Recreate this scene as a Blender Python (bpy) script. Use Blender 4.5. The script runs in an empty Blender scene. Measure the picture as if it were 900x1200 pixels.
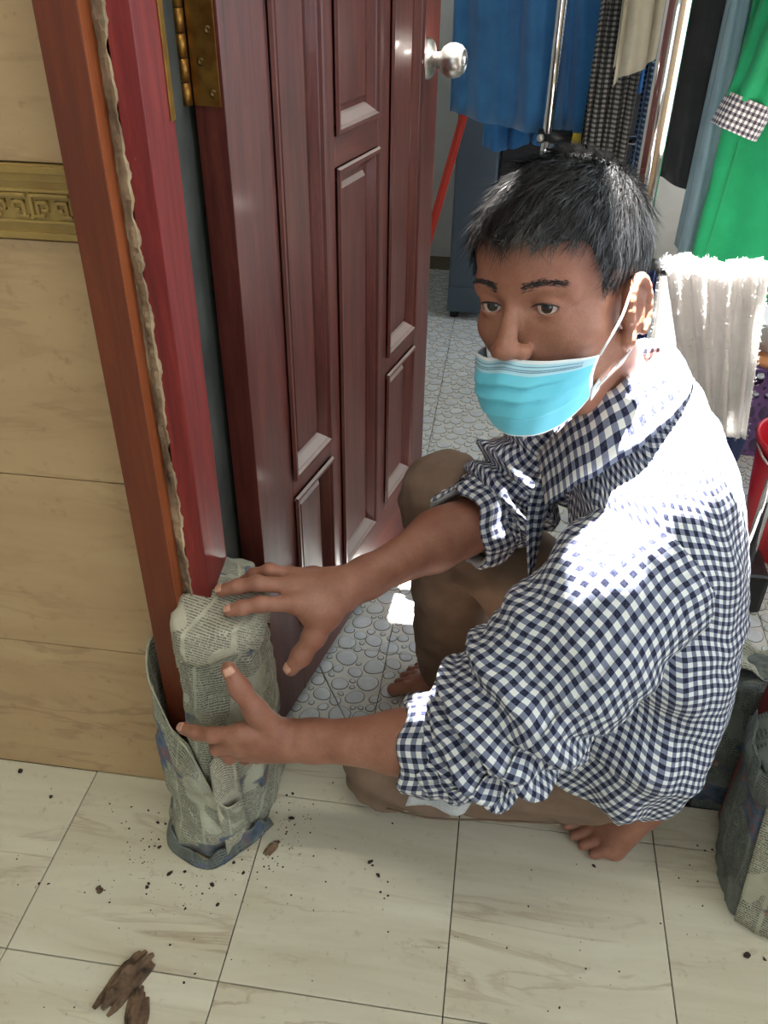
import bpy, bmesh, math, random
import numpy as np
from mathutils import Vector, Matrix

PI = math.pi
SC = bpy.context.scene
COL = SC.collection

# ------------------------------------------------------------------ camera
CAM = np.array([.5884, -.8455, 1.1665]); FPX = 1003.0
def _cam_rot(yaw, pitch, roll):
    f = np.array([math.sin(yaw)*math.cos(pitch), math.cos(yaw)*math.cos(pitch), -math.sin(pitch)])
    r = np.array([math.cos(yaw), -math.sin(yaw), 0]); d = np.cross(f, r)
    c, s = math.cos(roll), math.sin(roll)
    return c*r+s*d, -s*r+c*d, f
_r, _d, _f = _cam_rot(-.1355, .606, -.0142)
cam_data = bpy.data.cameras.new('camera')
cam = bpy.data.objects.new('camera', cam_data); COL.objects.link(cam)
cam.matrix_world = Matrix(((_r[0], -_d[0], -_f[0], CAM[0]), (_r[1], -_d[1], -_f[1], CAM[1]),
                           (_r[2], -_d[2], -_f[2], CAM[2]), (0, 0, 0, 1)))
cam_data.sensor_fit = 'VERTICAL'; cam_data.sensor_height = 36.0; cam_data.sensor_width = 27.0
cam_data.lens = FPX/1200*36; cam_data.clip_start = .02; cam_data.clip_end = 100
SC.camera = cam

# ------------------------------------------------------------------ light
SC.view_settings.view_transform = 'Standard'; SC.view_settings.look = 'None'
SC.view_settings.gamma = 1.0; SC.view_settings.use_curve_mapping = False
SC.view_settings.exposure = 0.58
world = bpy.data.worlds.new('sky'); SC.world = world; world.use_nodes = True
_bg = world.node_tree.nodes['Background']
_bg.inputs[0].default_value = (.80, .90, 1.0, 1); _bg.inputs[1].default_value = 2.3
sun_data = bpy.data.lights.new('sun', 'SUN'); sun_data.energy = 100; sun_data.angle = .012
sun_data.color = (1.0, .98, .95)
sun = bpy.data.objects.new('sun', sun_data); COL.objects.link(sun)
SUN_DIR = Vector((-.01, -.22, -1)).normalized()
sun.rotation_euler = SUN_DIR.to_track_quat('-Z', 'Y').to_euler()

# ------------------------------------------------------------------ helpers
def srgb(r, g, b):
    def c(v):
        v /= 255.0
        return v/12.92 if v <= .04045 else ((v+.055)/1.055)**2.4
    return (c(r), c(g), c(b), 1)

class N:
    """small node-tree writer"""
    def __init__(s, name):
        s.m = bpy.data.materials.new(name); s.m.use_nodes = True
        s.t = s.m.node_tree; s.p = s.t.nodes['Principled BSDF']
    def n(s, typ, inputs=None, **props):
        x = s.t.nodes.new(typ)
        for k, v in props.items(): setattr(x, k, v)
        for k, v in (inputs or {}).items(): s.set(x.inputs[k], v)
        return x
    def set(s, sock, v):
        if isinstance(v, bpy.types.NodeSocket): s.t.links.new(v, sock)
        elif isinstance(v, bpy.types.Node): s.t.links.new(v.outputs[0], sock)
        else: sock.default_value = v
    def math(s, op, a, b=0.0, c=0.0):
        x = s.n('ShaderNodeMath', operation=op)
        s.set(x.inputs[0], a); s.set(x.inputs[1], b); s.set(x.inputs[2], c)
        return x.outputs[0]
    def mix(s, fac, a, b, mode='MIX'):
        x = s.n('ShaderNodeMix', data_type='RGBA', blend_type=mode)
        s.set(x.inputs[0], fac); s.set(x.inputs[6], a); s.set(x.inputs[7], b)
        return x.outputs[2]
    def ramp(s, fac, stops, interp='LINEAR'):
        x = s.n('ShaderNodeValToRGB'); r = x.color_ramp; r.interpolation = interp
        while len(r.elements) < len(stops): r.elements.new(.5)
        for e, (p, c) in zip(r.elements, stops):
            e.position = p; e.color = c if len(c) == 4 else (*c, 1)
        s.set(x.inputs[0], fac); return x.outputs[0]
    def coord(s, which='Object', scale=(1, 1, 1), loc=(0, 0, 0), rnd=0.0, rot=(0, 0, 0)):
        tc = s.n('ShaderNodeTexCoord'); v = tc.outputs[which]
        if rnd:
            oi = s.n('ShaderNodeObjectInfo')
            mu = s.n('ShaderNodeVectorMath', operation='SCALE'); mu.inputs[0].default_value = (rnd, rnd*1.7, rnd*.6)
            s.t.links.new(oi.outputs['Random'], mu.inputs[3])
            ad = s.n('ShaderNodeVectorMath', operation='ADD'); s.set(ad.inputs[0], v); s.set(ad.inputs[1], mu.outputs[0]); v = ad.outputs[0]
        mp = s.n('ShaderNodeMapping'); s.set(mp.inputs[0], v)
        mp.inputs[1].default_value = loc; mp.inputs[2].default_value = rot; mp.inputs[3].default_value = scale
        return mp.outputs[0]
    def noise(s, vec, scale, detail=4, rough=.55, dist=0.0):
        x = s.n('ShaderNodeTexNoise'); s.set(x.inputs['Vector'], vec)
        x.inputs['Scale'].default_value = scale; x.inputs['Detail'].default_value = detail
        x.inputs['Roughness'].default_value = rough; x.inputs['Distortion'].default_value = dist
        return x.outputs[0]
    def bump(s, h, strength=.3, dist=.002):
        b = s.n('ShaderNodeBump'); s.set(b.inputs['Height'], h)
        b.inputs['Strength'].default_value = strength; b.inputs['Distance'].default_value = dist
        s.t.links.new(b.outputs[0], s.p.inputs['Normal'])
    def fin(s, color=None, rough=None, metal=0.0, spec=None, coat=0.0, trans=None, sheen=0.0, sss=0.0, sssr=(.01, .004, .002)):
        if color is not None: s.set(s.p.inputs['Base Color'], color)
        if rough is not None: s.set(s.p.inputs['Roughness'], rough)
        s.p.inputs['Metallic'].default_value = metal
        if spec is not None: s.p.inputs['Specular IOR Level'].default_value = spec
        s.p.inputs['Coat Weight'].default_value = coat; s.p.inputs['Coat Roughness'].default_value = .12
        if sheen: s.p.inputs['Sheen Weight'].default_value = sheen
        if sss:
            s.p.inputs['Subsurface Weight'].default_value = sss
            s.p.inputs['Subsurface Radius'].default_value = (1, .4, .2); s.p.inputs['Subsurface Scale'].default_value = .004
        return s.m

def plain(name, c1, c2=None, scale=20, rough=.5, metal=0, bump=0, bscale=None, stretch=(1, 1, 1), rnd=0.0, bdist=.001, detail=5, **kw):
    s = N(name); v = s.coord('Object', stretch, rnd=rnd)
    if c2 is not None:
        nz = s.noise(v, scale, detail)
        col = s.ramp(nz, [(.3, c1), (.7, c2)])
    else: col = c1
    if bump:
        s.bump(s.noise(v, bscale or scale*3, 6, .6), bump, bdist)
    return s.fin(col, rough, metal, **kw)

def tag(o, label=None, cat=None, group=None, kind=None):
    if label: o['label'] = label
    if cat: o['category'] = cat
    if group: o['group'] = group
    if kind: o['kind'] = kind
    return o

def empty(name, loc=(0, 0, 0), parent=None):
    o = bpy.data.objects.new(name, None); COL.objects.link(o); o.location = loc; o.empty_display_size = .05
    if parent: o.parent = parent
    return o

def link(name, me, parent=None, mat=None):
    o = bpy.data.objects.new(name, me); COL.objects.link(o)
    if parent is not None: attach(o, parent)
    if mat is not None and len(me.materials) == 0: me.materials.append(mat)
    return o

def world_of(o):
    m = Matrix.LocRotScale(o.location, o.rotation_euler, o.scale)
    return world_of(o.parent) @ o.matrix_parent_inverse @ m if o.parent else m

def attach(o, parent):
    """parent o, keeping its vertices where they are in the world"""
    o.parent = parent; o.matrix_parent_inverse = world_of(parent).inverted()

def mesh(name, V, F, mat, parent=None, uv=None, smooth=True, mats=None, fm=None):
    me = bpy.data.meshes.new(name)
    me.from_pydata([tuple(map(float, v)) for v in V], [], [tuple(map(int, f)) for f in F])
    if uv is not None:
        L = me.uv_layers.new(name='UVMap')
        li = np.empty(len(me.loops), dtype=np.int32); me.loops.foreach_get('vertex_index', li)
        L.data.foreach_set('uv', np.asarray(uv, dtype=np.float32)[li].ravel())
    if mats:
        for m in mats: me.materials.append(m)
        if fm is not None: me.polygons.foreach_set('material_index', np.asarray(fm, dtype=np.int32))
    if smooth: me.polygons.foreach_set('use_smooth', [True]*len(me.polygons))
    me.update(); me.validate()
    return link(name, me, parent, mat)

def bm_mesh(name, bm, mat, parent=None, smooth=False):
    me = bpy.data.meshes.new(name); bm.normal_update(); bm.to_mesh(me); bm.free()
    if smooth: me.polygons.foreach_set('use_smooth', [True]*len(me.polygons))
    return link(name, me, parent, mat)

def add_box(bm, lo, hi, bevel=0.0, mtx=None):
    vs = [bm.verts.new((x, y, z)) for x in (lo[0], hi[0]) for y in (lo[1], hi[1]) for z in (lo[2], hi[2])]
    fs = [bm.faces.new([vs[i] for i in f]) for f in ((0, 1, 3, 2), (4, 6, 7, 5), (0, 4, 5, 1), (2, 3, 7, 6), (0, 2, 6, 4), (1, 5, 7, 3))]
    if bevel:
        es = list({e for f in fs for e in f.edges})
        r = bmesh.ops.bevel(bm, geom=es, offset=bevel, segments=2, affect='EDGES', profile=.6)
        vs = list({v for f in r['faces'] for v in f.verts} | {v for v in vs if v.is_valid})
    if mtx is not None: bmesh.ops.transform(bm, matrix=mtx, verts=vs)
    return vs

def box(name, lo, hi, mat, parent=None, bevel=0.0, mtx=None):
    bm = bmesh.new(); add_box(bm, lo, hi, bevel)
    if mtx is not None: bmesh.ops.transform(bm, matrix=mtx, verts=bm.verts)
    return bm_mesh(name, bm, mat, parent)

def catmull(P, n):
    """n samples through control points P (k,d)"""
    P = np.asarray(P, float); k = len(P)
    Q = np.vstack([2*P[0]-P[1], P, 2*P[-1]-P[-2]])
    out = []
    for t in np.linspace(0, k-1, n):
        i = min(int(t), k-2); u = t-i
        a, b, c, d = Q[i], Q[i+1], Q[i+2], Q[i+3]
        out.append(.5*((2*b)+(c-a)*u+(2*a-5*b+4*c-d)*u*u+(3*b-a-3*c+d)*u**3))
    return np.array(out)

def grid_faces(nu, nv, closed_u=False):
    """vertex index = j*nu+i, i along u"""
    F = []
    for j in range(nv-1):
        for i in range(nu if closed_u else nu-1):
            a = j*nu+i; b = j*nu+(i+1) % nu
            F.append((a, b, b+nu, a+nu))
    return F

def tube(name, P, r, mat, parent=None, n=12, samples=None, caps=True, smooth=True):
    P = np.asarray(P, float)
    R = np.full(len(P), r) if np.isscalar(r) else np.asarray(r, float)
    if samples:
        Q = catmull(np.hstack([P, R[:, None]]), samples); P, R = Q[:, :3], Q[:, 3]
    V = []; T = np.gradient(P, axis=0); T /= np.linalg.norm(T, axis=1)[:, None]
    ref = np.array([0, 0, 1.0]) if abs(T[0][2]) < .9 else np.array([1.0, 0, 0])
    a = np.cross(T[0], ref); a /= np.linalg.norm(a)
    for p, t, rr in zip(P, T, R):
        a = a-t*(a@t); a /= np.linalg.norm(a); b = np.cross(t, a)
        for k in range(n):
            th = 2*PI*k/n; V.append(p+rr*(math.cos(th)*a+math.sin(th)*b))
    F = grid_faces(n, len(P), True)
    if caps:
        F.append(tuple(range(n-1, -1, -1))); F.append(tuple(range((len(P)-1)*n, len(P)*n)))
    return mesh(name, V, F, mat, parent, smooth=smooth)

def lathe(name, prof, mat, parent=None, n=24, mtx=None):
    """prof: list of (r, h) revolved about +Z then mtx"""
    V = []; 
    for r, h in prof:
        for k in range(n):
            th = 2*PI*k/n; V.append(Vector((r*math.cos(th), r*math.sin(th), h)))
    if mtx is not None: V = [mtx @ v for v in V]
    F = grid_faces(n, len(prof), True)
    F.append(tuple(range(n-1, -1, -1))); F.append(tuple(range((len(prof)-1)*n, len(prof)*n)))
    return mesh(name, V, F, mat, parent)

def vnoise(P, seed=0):
    """cheap smooth pseudo-noise of points (n,3) in about [-1,1]"""
    rng = np.random.RandomState(seed); P = np.asarray(P, float); s = np.zeros(len(P))
    for k in range(7):
        d = rng.normal(size=3); d /= np.linalg.norm(d)
        s += np.sin(P@d*(1+.35*k)*PI*2+rng.rand()*6.28)/(1+.3*k)
    return s/3.2

def solidify(o, t, offset=0):
    m = o.modifiers.new('thickness', 'SOLIDIFY'); m.thickness = t; m.offset = offset
    return o

# ------------------------------------------------------------------ signed distance bodies -> one continuous mesh
class SDF:
    def __init__(s): s.add = []; s.sub = []
    def cap(s, a, b, ra, rb=None, k=.02, sub=False):
        a = np.asarray(a, float); b = np.asarray(b, float); rb = ra if rb is None else rb
        c = (a+b)/2; R = np.linalg.norm(b-a)/2+max(ra, rb)
        (s.sub if sub else s.add).append(('c', a, b, ra, rb, k, c, R))
    def ell(s, c, rad, k=.02, B=None, sub=False):
        c = np.asarray(c, float); rad = np.asarray(rad, float); B = np.eye(3) if B is None else B
        (s.sub if sub else s.add).append(('e', c, B, rad, None, k, c, rad.max()))
    @staticmethod
    def d1(q, P):
        if q[0] == 'c':
            _, a, b, ra, rb, k, c, R = q
            ab = b-a; L = ab@ab
            t = np.clip(((P-a)@ab)/L, 0, 1) if L > 0 else np.zeros(len(P), P.dtype)
            return np.linalg.norm(P-a-t[:, None]*ab, axis=1)-(ra+(rb-ra)*t)
        _, c, B, rad, _, k, _, R = q
        p = (P-c)@B.T
        k0 = np.linalg.norm(p/rad, axis=1); k1 = np.linalg.norm(p/rad**2, axis=1)+1e-9
        return k0*(k0-1)/k1
    def ev(s, P, cc=None, cr=None):
        d = np.full(len(P), .06)
        for q in s.add:
            if cc is not None and np.linalg.norm(q[6]-cc)-q[7] > cr+.045: continue
            e = s.d1(q, P); k = q[5]
            h = np.maximum(k-np.abs(d-e), 0)/k
            d = np.minimum(d, e)-h*h*k*.25
        for q in s.sub:
            if cc is not None and np.linalg.norm(q[6]-cc)-q[7] > cr+.02: continue
            e = -s.d1(q, P); k = q[5]
            h = np.maximum(k-np.abs(d-e), 0)/k
            d = np.maximum(d, e)+h*h*k*.25
        return d

def surface_nets(fn, lo, hi, h, chunk=20):
    lo = np.asarray(lo, float); n = np.ceil((np.asarray(hi)-lo)/h).astype(int)
    n = (n//chunk+1)*chunk+1; S = n+2
    kid = lambda i, j, k: (i*S[1]+j)*S[2]+k
    E = [((0,0,0),(1,0,0)),((0,1,0),(1,1,0)),((0,0,1),(1,0,1)),((0,1,1),(1,1,1)),
         ((0,0,0),(0,1,0)),((1,0,0),(1,1,0)),((0,0,1),(0,1,1)),((1,0,1),(1,1,1)),
         ((0,0,0),(0,0,1)),((1,0,0),(1,0,1)),((0,1,0),(0,1,1)),((1,1,0),(1,1,1))]
    keys, vs, quads = [], [], []
    cr = chunk*h*.9
    g = np.arange(chunk+1); G = np.stack(np.meshgrid(g, g, g, indexing='ij'), -1).reshape(-1, 3)
    O = np.stack(np.meshgrid(*[np.arange(0, q-1, chunk) for q in n], indexing='ij'), -1).reshape(-1, 3)
    CC = lo+(O+chunk/2)*h
    near = np.abs(fn(CC, None, None)) < cr*1.35
    if True:
        if True:
            for o, cc in zip(O[near], CC[near]):
                val = fn(lo+(o+G)*h, cc, cr).reshape(chunk+1, chunk+1, chunk+1)
                ins = val < 0
                c = chunk
                cnt = sum(ins[a:a+c, b:b+c, d:d+c].astype(np.int8) for a in (0, 1) for b in (0, 1) for d in (0, 1))
                idx = np.argwhere((cnt > 0) & (cnt < 8))
                if len(idx) == 0: continue
                acc = np.zeros((len(idx), 3)); w = np.zeros(len(idx))
                for a, b in E:
                    pa = idx+a; pb = idx+b
                    va = val[pa[:, 0], pa[:, 1], pa[:, 2]]; vb = val[pb[:, 0], pb[:, 1], pb[:, 2]]
                    m = (va < 0) != (vb < 0)
                    t = np.where(m, va/(va-vb+1e-12), 0)
                    acc += (np.array(a)+(np.array(b)-np.array(a))*t[:, None])*m[:, None]; w += m
                keys.append(kid(*(idx+o).T)); vs.append(lo+(idx+o+acc/w[:, None])*h)
                for ax in range(3):
                    u, v = (ax+1) % 3, (ax+2) % 3
                    sl = [slice(0, c)]*3; sh = list(sl); sh[ax] = slice(1, c+1)
                    A = ins[tuple(sl)]; Bm = ins[tuple(sh)]
                    for flip, mm in ((False, A & ~Bm), (True, ~A & Bm)):
                        e = np.argwhere(mm)+o
                        if len(e) == 0: continue
                        du = np.zeros(3, int); du[u] = 1; dv = np.zeros(3, int); dv[v] = 1
                        q = np.stack([kid(*(e-du-dv).T), kid(*(e-dv).T), kid(*e.T), kid(*(e-du).T)], 1)
                        quads.append(q[:, ::-1] if flip else q)
    keys = np.concatenate(keys); vs = np.concatenate(vs); q = np.concatenate(quads)
    od = np.argsort(keys); keys = keys[od]; vs = vs[od]
    qi = np.minimum(np.searchsorted(keys, q), len(keys)-1)
    ok = (keys[qi] == q).all(1)
    return vs, qi[ok]

def np_mesh(name, V, Q, mat, parent=None):
    me = bpy.data.meshes.new(name); nq = len(Q)
    me.vertices.add(len(V)); me.vertices.foreach_set('co', np.asarray(V, np.float32).ravel())
    me.loops.add(nq*4); me.loops.foreach_set('vertex_index', np.asarray(Q, np.int32).ravel())
    me.polygons.add(nq); me.polygons.foreach_set('loop_start', np.arange(0, nq*4, 4, dtype=np.int32))
    me.polygons.foreach_set('use_smooth', np.ones(nq, dtype=bool))
    me.update(calc_edges=True); me.validate()
    return link(name, me, parent, mat)

# ------------------------------------------------------------------ materials
def marble(name, c1, c2, vein, stretch, vs=3.0, rough=.22, rnd=7.0, vamt=.5, bump=0):
    s = N(name); v = s.coord('Object', stretch, rnd=rnd)
    base = s.ramp(s.noise(v, vs, 6, .6, .6), [(.32, c1), (.68, c2)])
    vn = s.noise(v, vs*1.3, 7, .55, .7)
    d = s.math('ABSOLUTE', s.math('SUBTRACT', vn, .5))
    line = s.ramp(d, [(0, (1, 1, 1)), (.035, (0, 0, 0))])
    patch = s.ramp(s.noise(v, vs*.8, 3), [(.42, (0, 0, 0)), (.62, (1, 1, 1))])
    col = s.mix(s.math('MULTIPLY', s.math('MULTIPLY', line, patch), vamt), base, vein)
    dirt = s.noise(s.coord('Object', (1, 1, 1), rnd=rnd), 45, 5, .7)
    col = s.mix(s.ramp(dirt, [(.6, (0, 0, 0)), (.75, (.5, .5, .5))]), col, vein)
    rg = s.ramp(dirt, [(.3, (rough,)*3), (.75, (min(1, rough+.28),)*3)])
    return s.fin(col, rg, spec=.45)

M = {}
M['floor_marble'] = marble('floor_marble', srgb(214, 207, 184), srgb(192, 182, 156), srgb(150, 124, 96), (.8, 5.0, 1), 2.6, rough=.24, vamt=.6)
M['wall_marble'] = marble('wall_marble', srgb(190, 160, 118), srgb(174, 142, 103), srgb(120, 88, 60), (.9, 1, 3.6), 2.8, rough=.30, vamt=.4)
M['frieze'] = plain('frieze', srgb(164, 136, 76), srgb(146, 116, 62), 30, .3, bump=.1)
M['grout'] = plain('grout', srgb(70, 60, 44), srgb(95, 84, 64), 60, .9)
M['plaster'] = plain('plaster', srgb(206, 206, 200), srgb(190, 190, 184), 6, .85)
M['ceiling'] = plain('ceiling_paint', srgb(224, 222, 214), None, rough=.9)

def wood(name, c1, c2, c3, stretch, rough=.3, coat=.35, scale=7, scr=None, dust=0):
    s = N(name); v = s.coord('Object', stretch, rnd=3.0)
    a = s.ramp(s.noise(v, scale, 7, .62, .5), [(.25, c1), (.5, c2), (.75, c3)])
    fib = s.noise(s.coord('Object', tuple(q*5 for q in stretch), rnd=2.0), scale*2.5, 4, .7)
    col = s.mix(s.ramp(fib, [(.35, (.55,)*3), (.6, (0, 0, 0))]), a, c1)
    if scr:
        sn = s.noise(s.coord('Object', (1, 1, .35)), 60, 6, .75)
        col = s.mix(s.ramp(sn, [(.68, (0, 0, 0)), (.74, (1, 1, 1))]), col, scr)
    if dust:          # settled dust, with the skylight sheen on ledges put into the colour
        ge = s.n('ShaderNodeNewGeometry'); sx = s.n('ShaderNodeSeparateXYZ', {0: ge.outputs['True Normal']})
        col = s.mix(s.ramp(sx.outputs[2], [(.25, (0, 0, 0)), (.55, (.75,)*3)]), col, srgb(176, 160, 152))
    s.bump(fib, .08, .001)
    return s.fin(col, s.ramp(fib, [(.3, (rough,)*3), (.7, (rough+.15,)*3)]), coat=coat)
M['door_wood'] = wood('door_wood', srgb(58, 18, 13), srgb(90, 35, 26), srgb(114, 54, 40), (9, 9, .8), .40, .16, dust=1)
M['door_rail_wood'] = wood('door_rail_wood', srgb(58, 18, 13), srgb(90, 35, 26), srgb(114, 54, 40), (.8, .8, 9), .40, .16, dust=1)
M['jamb_wood'] = wood('jamb_wood', srgb(86, 12, 12), srgb(124, 26, 22), srgb(148, 48, 40), (12, 12, .7), .45, .05, scr=srgb(214, 180, 160))
M['casing_wood'] = wood('casing_wood', srgb(86, 34, 10), srgb(106, 44, 14), srgb(122, 56, 22), (10, 10, .7), .5, .03)
M['rotten'] = plain('rotten_wood', srgb(52, 38, 28), srgb(134, 106, 80), 45, .95, bump=.9, bscale=120, stretch=(1, 1, 1), bdist=.003)
M['crumb'] = plain('crumb', srgb(22, 16, 12), srgb(58, 42, 30), 200, .95)
M['mortar'] = plain('mortar', srgb(72, 48, 32), srgb(198, 174, 138), 30, .95, bump=1, bscale=110, bdist=.004, stretch=(1, 1, .5))
M['brass'] = plain('brass', srgb(176, 132, 62), srgb(132, 90, 40), 50, .38, metal=.85)
M['screw'] = plain('screw', srgb(120, 96, 58), None, rough=.4, metal=1)
M['steel'] = plain('brushed_steel', srgb(205, 200, 192), srgb(176, 172, 166), 120, .36, metal=1)
M['chrome'] = plain('chrome', srgb(232, 230, 228), None, rough=.07, metal=1)
M['black_plastic'] = plain('black_plastic', srgb(24, 25, 27), None, rough=.4)

# pebble tiles
M['peb_base'] = plain('pebble_ground', srgb(206, 206, 198), srgb(190, 190, 182), 25, .35, rnd=2)
M['peb_line'] = plain('pebble_outline', srgb(70, 66, 58), srgb(98, 92, 80), 70, .5, rnd=2)
M['peb_top'] = plain('pebble_face', srgb(204, 208, 208), srgb(178, 184, 186), 30, .28, rnd=2)

def paper(name, tone, ink, dirt, photo=True, seed=0.0):
    s = N(name); uv = s.coord('UV', (1, 1, 1), (seed, seed*.7, 0))
    sp = s.n('ShaderNodeSeparateXYZ', {0: uv}); u, v = sp.outputs[0], sp.outputs[1]
    row = s.math('FLOOR', s.math('DIVIDE', v, .0042))
    inrow = s.math('GREATER_THAN', s.math('FRACT', s.math('DIVIDE', v, .0042)), .42)
    cb = s.n('ShaderNodeCombineXYZ'); s.set(cb.inputs[0], s.math('MULTIPLY', u, 900)); s.set(cb.inputs[1], s.math('MULTIPLY', row, 3.7))
    wn = s.n('ShaderNodeTexNoise'); s.set(wn.inputs['Vector'], cb.outputs[0]); wn.inputs['Scale'].default_value = 1.0; wn.inputs['Detail'].default_value = 1
    word = s.math('GREATER_THAN', wn.outputs[0], .44)
    colgap = s.math('LESS_THAN', s.math('FRACT', s.math('DIVIDE', u, .052)), .9)
    blk = s.math('GREATER_THAN', s.noise(uv, 13, 1), .44)
    text = s.math('MULTIPLY', s.math('MULTIPLY', inrow, word), s.math('MULTIPLY', colgap, blk))
    base = s.ramp(s.noise(uv, 16, 4), [(.3, tone), (.72, tuple(min(1, q*1.3) for q in tone[:3])+(1,))])
    col = s.mix(s.math('MULTIPLY', text, .75), base, ink)
    if photo:
        ph = s.ramp(s.noise(s.coord('UV', (1, 1.6, 1), (seed+3, 1, 0)), 7, 2), [(.585, (0, 0, 0)), (.60, (1, 1, 1))], 'LINEAR')
        pc = s.ramp(s.noise(uv, 45, 3), [(.3, srgb(40, 42, 48)), (.5, srgb(70, 92, 118)), (.62, srgb(120, 70, 66)), (.8, srgb(170, 165, 150))])
        col = s.mix(s.math('MULTIPLY', ph, .85), col, pc)
    dn = s.noise(s.coord('Object'), 14, 6, .65)
    col = s.mix(s.ramp(dn, [(.48, (0, 0, 0)), (.70, (.8,)*3)]), col, dirt)
    s.bump(s.noise(s.coord('Object'), 55, 5, .6, .8), .7, .005)
    return s.fin(col, .85)
M['paper'] = paper('newsprint', srgb(162, 160, 140), srgb(34, 34, 36), srgb(134, 132, 114))
M['paper_light'] = paper('newsprint_light', srgb(172, 166, 144), srgb(60, 58, 56), srgb(150, 146, 126), photo=False, seed=2.3)
M['paper_dark'] = paper('newsprint_cement', srgb(106, 110, 102), srgb(30, 32, 34), srgb(74, 78, 72), seed=5.1)

def cloth_mat(name, c1, c2=None, weave=900, rough=.9, sheen=.1, bumpv=.25, **k):
    return plain(name, c1, c2, 18, rough, bump=bumpv, bscale=weave, bdist=.0006, sheen=sheen, **k)

def gingham(name, p, cw, cm, cd, rot=0.0, wear=.12):
    s = N(name); uv = s.coord('UV', (1/p, 1/p, 1), rot=(0, 0, rot))
    sp = s.n('ShaderNodeSeparateXYZ', {0: uv})
    a = s.math('GREATER_THAN', s.math('FRACT', sp.outputs[0]), .5)
    b = s.math('GREATER_THAN', s.math('FRACT', sp.outputs[1]), .5)
    t = s.math('MULTIPLY', s.math('ADD', a, b), .5)
    col = s.ramp(t, [(0, cw), (.3, cm), (.8, cd)], 'CONSTANT')
    nz = s.noise(s.coord('UV'), 420, 3)
    col = s.mix(s.math('MULTIPLY', s.ramp(nz, [(.4, (0, 0, 0)), (.7, (1, 1, 1))]), wear), col, cw)
    s.bump(s.noise(s.coord('UV'), 120, 5, .6), .25, .0015)
    return s.fin(col, .85, spec=.2, sheen=.05)
M['gingham'] = gingham('gingham', .0135, srgb(230, 230, 224), srgb(120, 126, 146), srgb(22, 26, 54), wear=.05)
M['gingham_inside'] = plain('gingham_wrong_side', srgb(196, 198, 196), srgb(176, 178, 180), 300, .9)
M['trousers'] = plain('trouser_twill', srgb(136, 112, 92), srgb(114, 92, 75), 16, .9, bump=.3, bscale=240, bdist=.001)

def skin_mat():
    s = N('skin'); v = s.coord('Object')
    a = s.ramp(s.noise(v, 24, 5, .6), [(.28, srgb(138, 90, 70)), (.55, srgb(160, 110, 88)), (.78, srgb(176, 128, 106))])
    red = s.noise(v, 9, 3)
    a = s.mix(s.ramp(red, [(.5, (0, 0, 0)), (.75, (.4,)*3)]), a, srgb(150, 88, 72))
    fine = s.noise(v, 420, 4, .7)
    a = s.mix(s.ramp(fine, [(.35, (.25,)*3), (.6, (0, 0, 0))]), a, srgb(120, 66, 48))
    s.bump(fine, .28, .0012)
    return s.fin(a, s.ramp(fine, [(.3, (.42,)*3), (.7, (.56,)*3)]), spec=.4, sss=.12)
M['skin'] = skin_mat()
M['nail'] = plain('fingernail', srgb(206, 158, 132), srgb(194, 140, 116), 80, .35)
M['hair'] = plain('hair_black', srgb(14, 13, 13), srgb(34, 32, 31), 200, .38, spec=.6)
M['scalp_hair'] = plain('hair_under', srgb(12, 11, 11), srgb(26, 24, 23), 160, .6, bump=1, bscale=300, bdist=.003)
M['eye_white'] = plain('eye_white', srgb(214, 200, 190), srgb(200, 178, 168), 120, .15)
M['iris'] = plain('iris', srgb(38, 22, 14), srgb(60, 36, 22), 400, .08)
M['mask_blue'] = cloth_mat('mask_blue', srgb(96, 196, 218), srgb(112, 208, 226), weave=700, rough=.75, bumpv=.15)
M['mask_pale'] = cloth_mat('mask_pale', srgb(168, 212, 226), srgb(178, 218, 230), weave=700, rough=.75, bumpv=.15)
M['elastic'] = cloth_mat('mask_white', srgb(226, 230, 230), None, weave=900, rough=.8)
M['stitch'] = plain('mask_dots', srgb(70, 104, 128), None, rough=.8)

# ================================================================== SETTING
T = .30
# ---- near floor: slab + single marble tiles
floor = box('floor', (-1.5, -2.7, -.12), (2.7, .08, -.004), M['grout']); tag(floor, 'cream marble tiled floor of the near room', kind='structure')
bm = bmesh.new(); add_box(bm, (.0008, .0008, -.012), (T-.0008, T-.0008, 0), .0008)
tile_me = bpy.data.meshes.new('floor_tile'); bm.to_mesh(tile_me); bm.free(); tile_me.materials.append(M['floor_marble'])
for j in range(-9, 0):
    for i in range(-5, 9):
        o = link('floor_tile', tile_me, floor); o.location = (i*T, j*T, 0)
bm = bmesh.new(); add_box(bm, (.0008, .0012, -.012), (T-.0008, .0775, 0), .0008)
strip_me = bpy.data.meshes.new('threshold_tile'); bm.to_mesh(strip_me); bm.free(); strip_me.materials.append(M['floor_marble'])
for i in range(0, 4):
    o = link('threshold_tile', strip_me, floor); o.location = (i*T, 0, 0)

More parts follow.
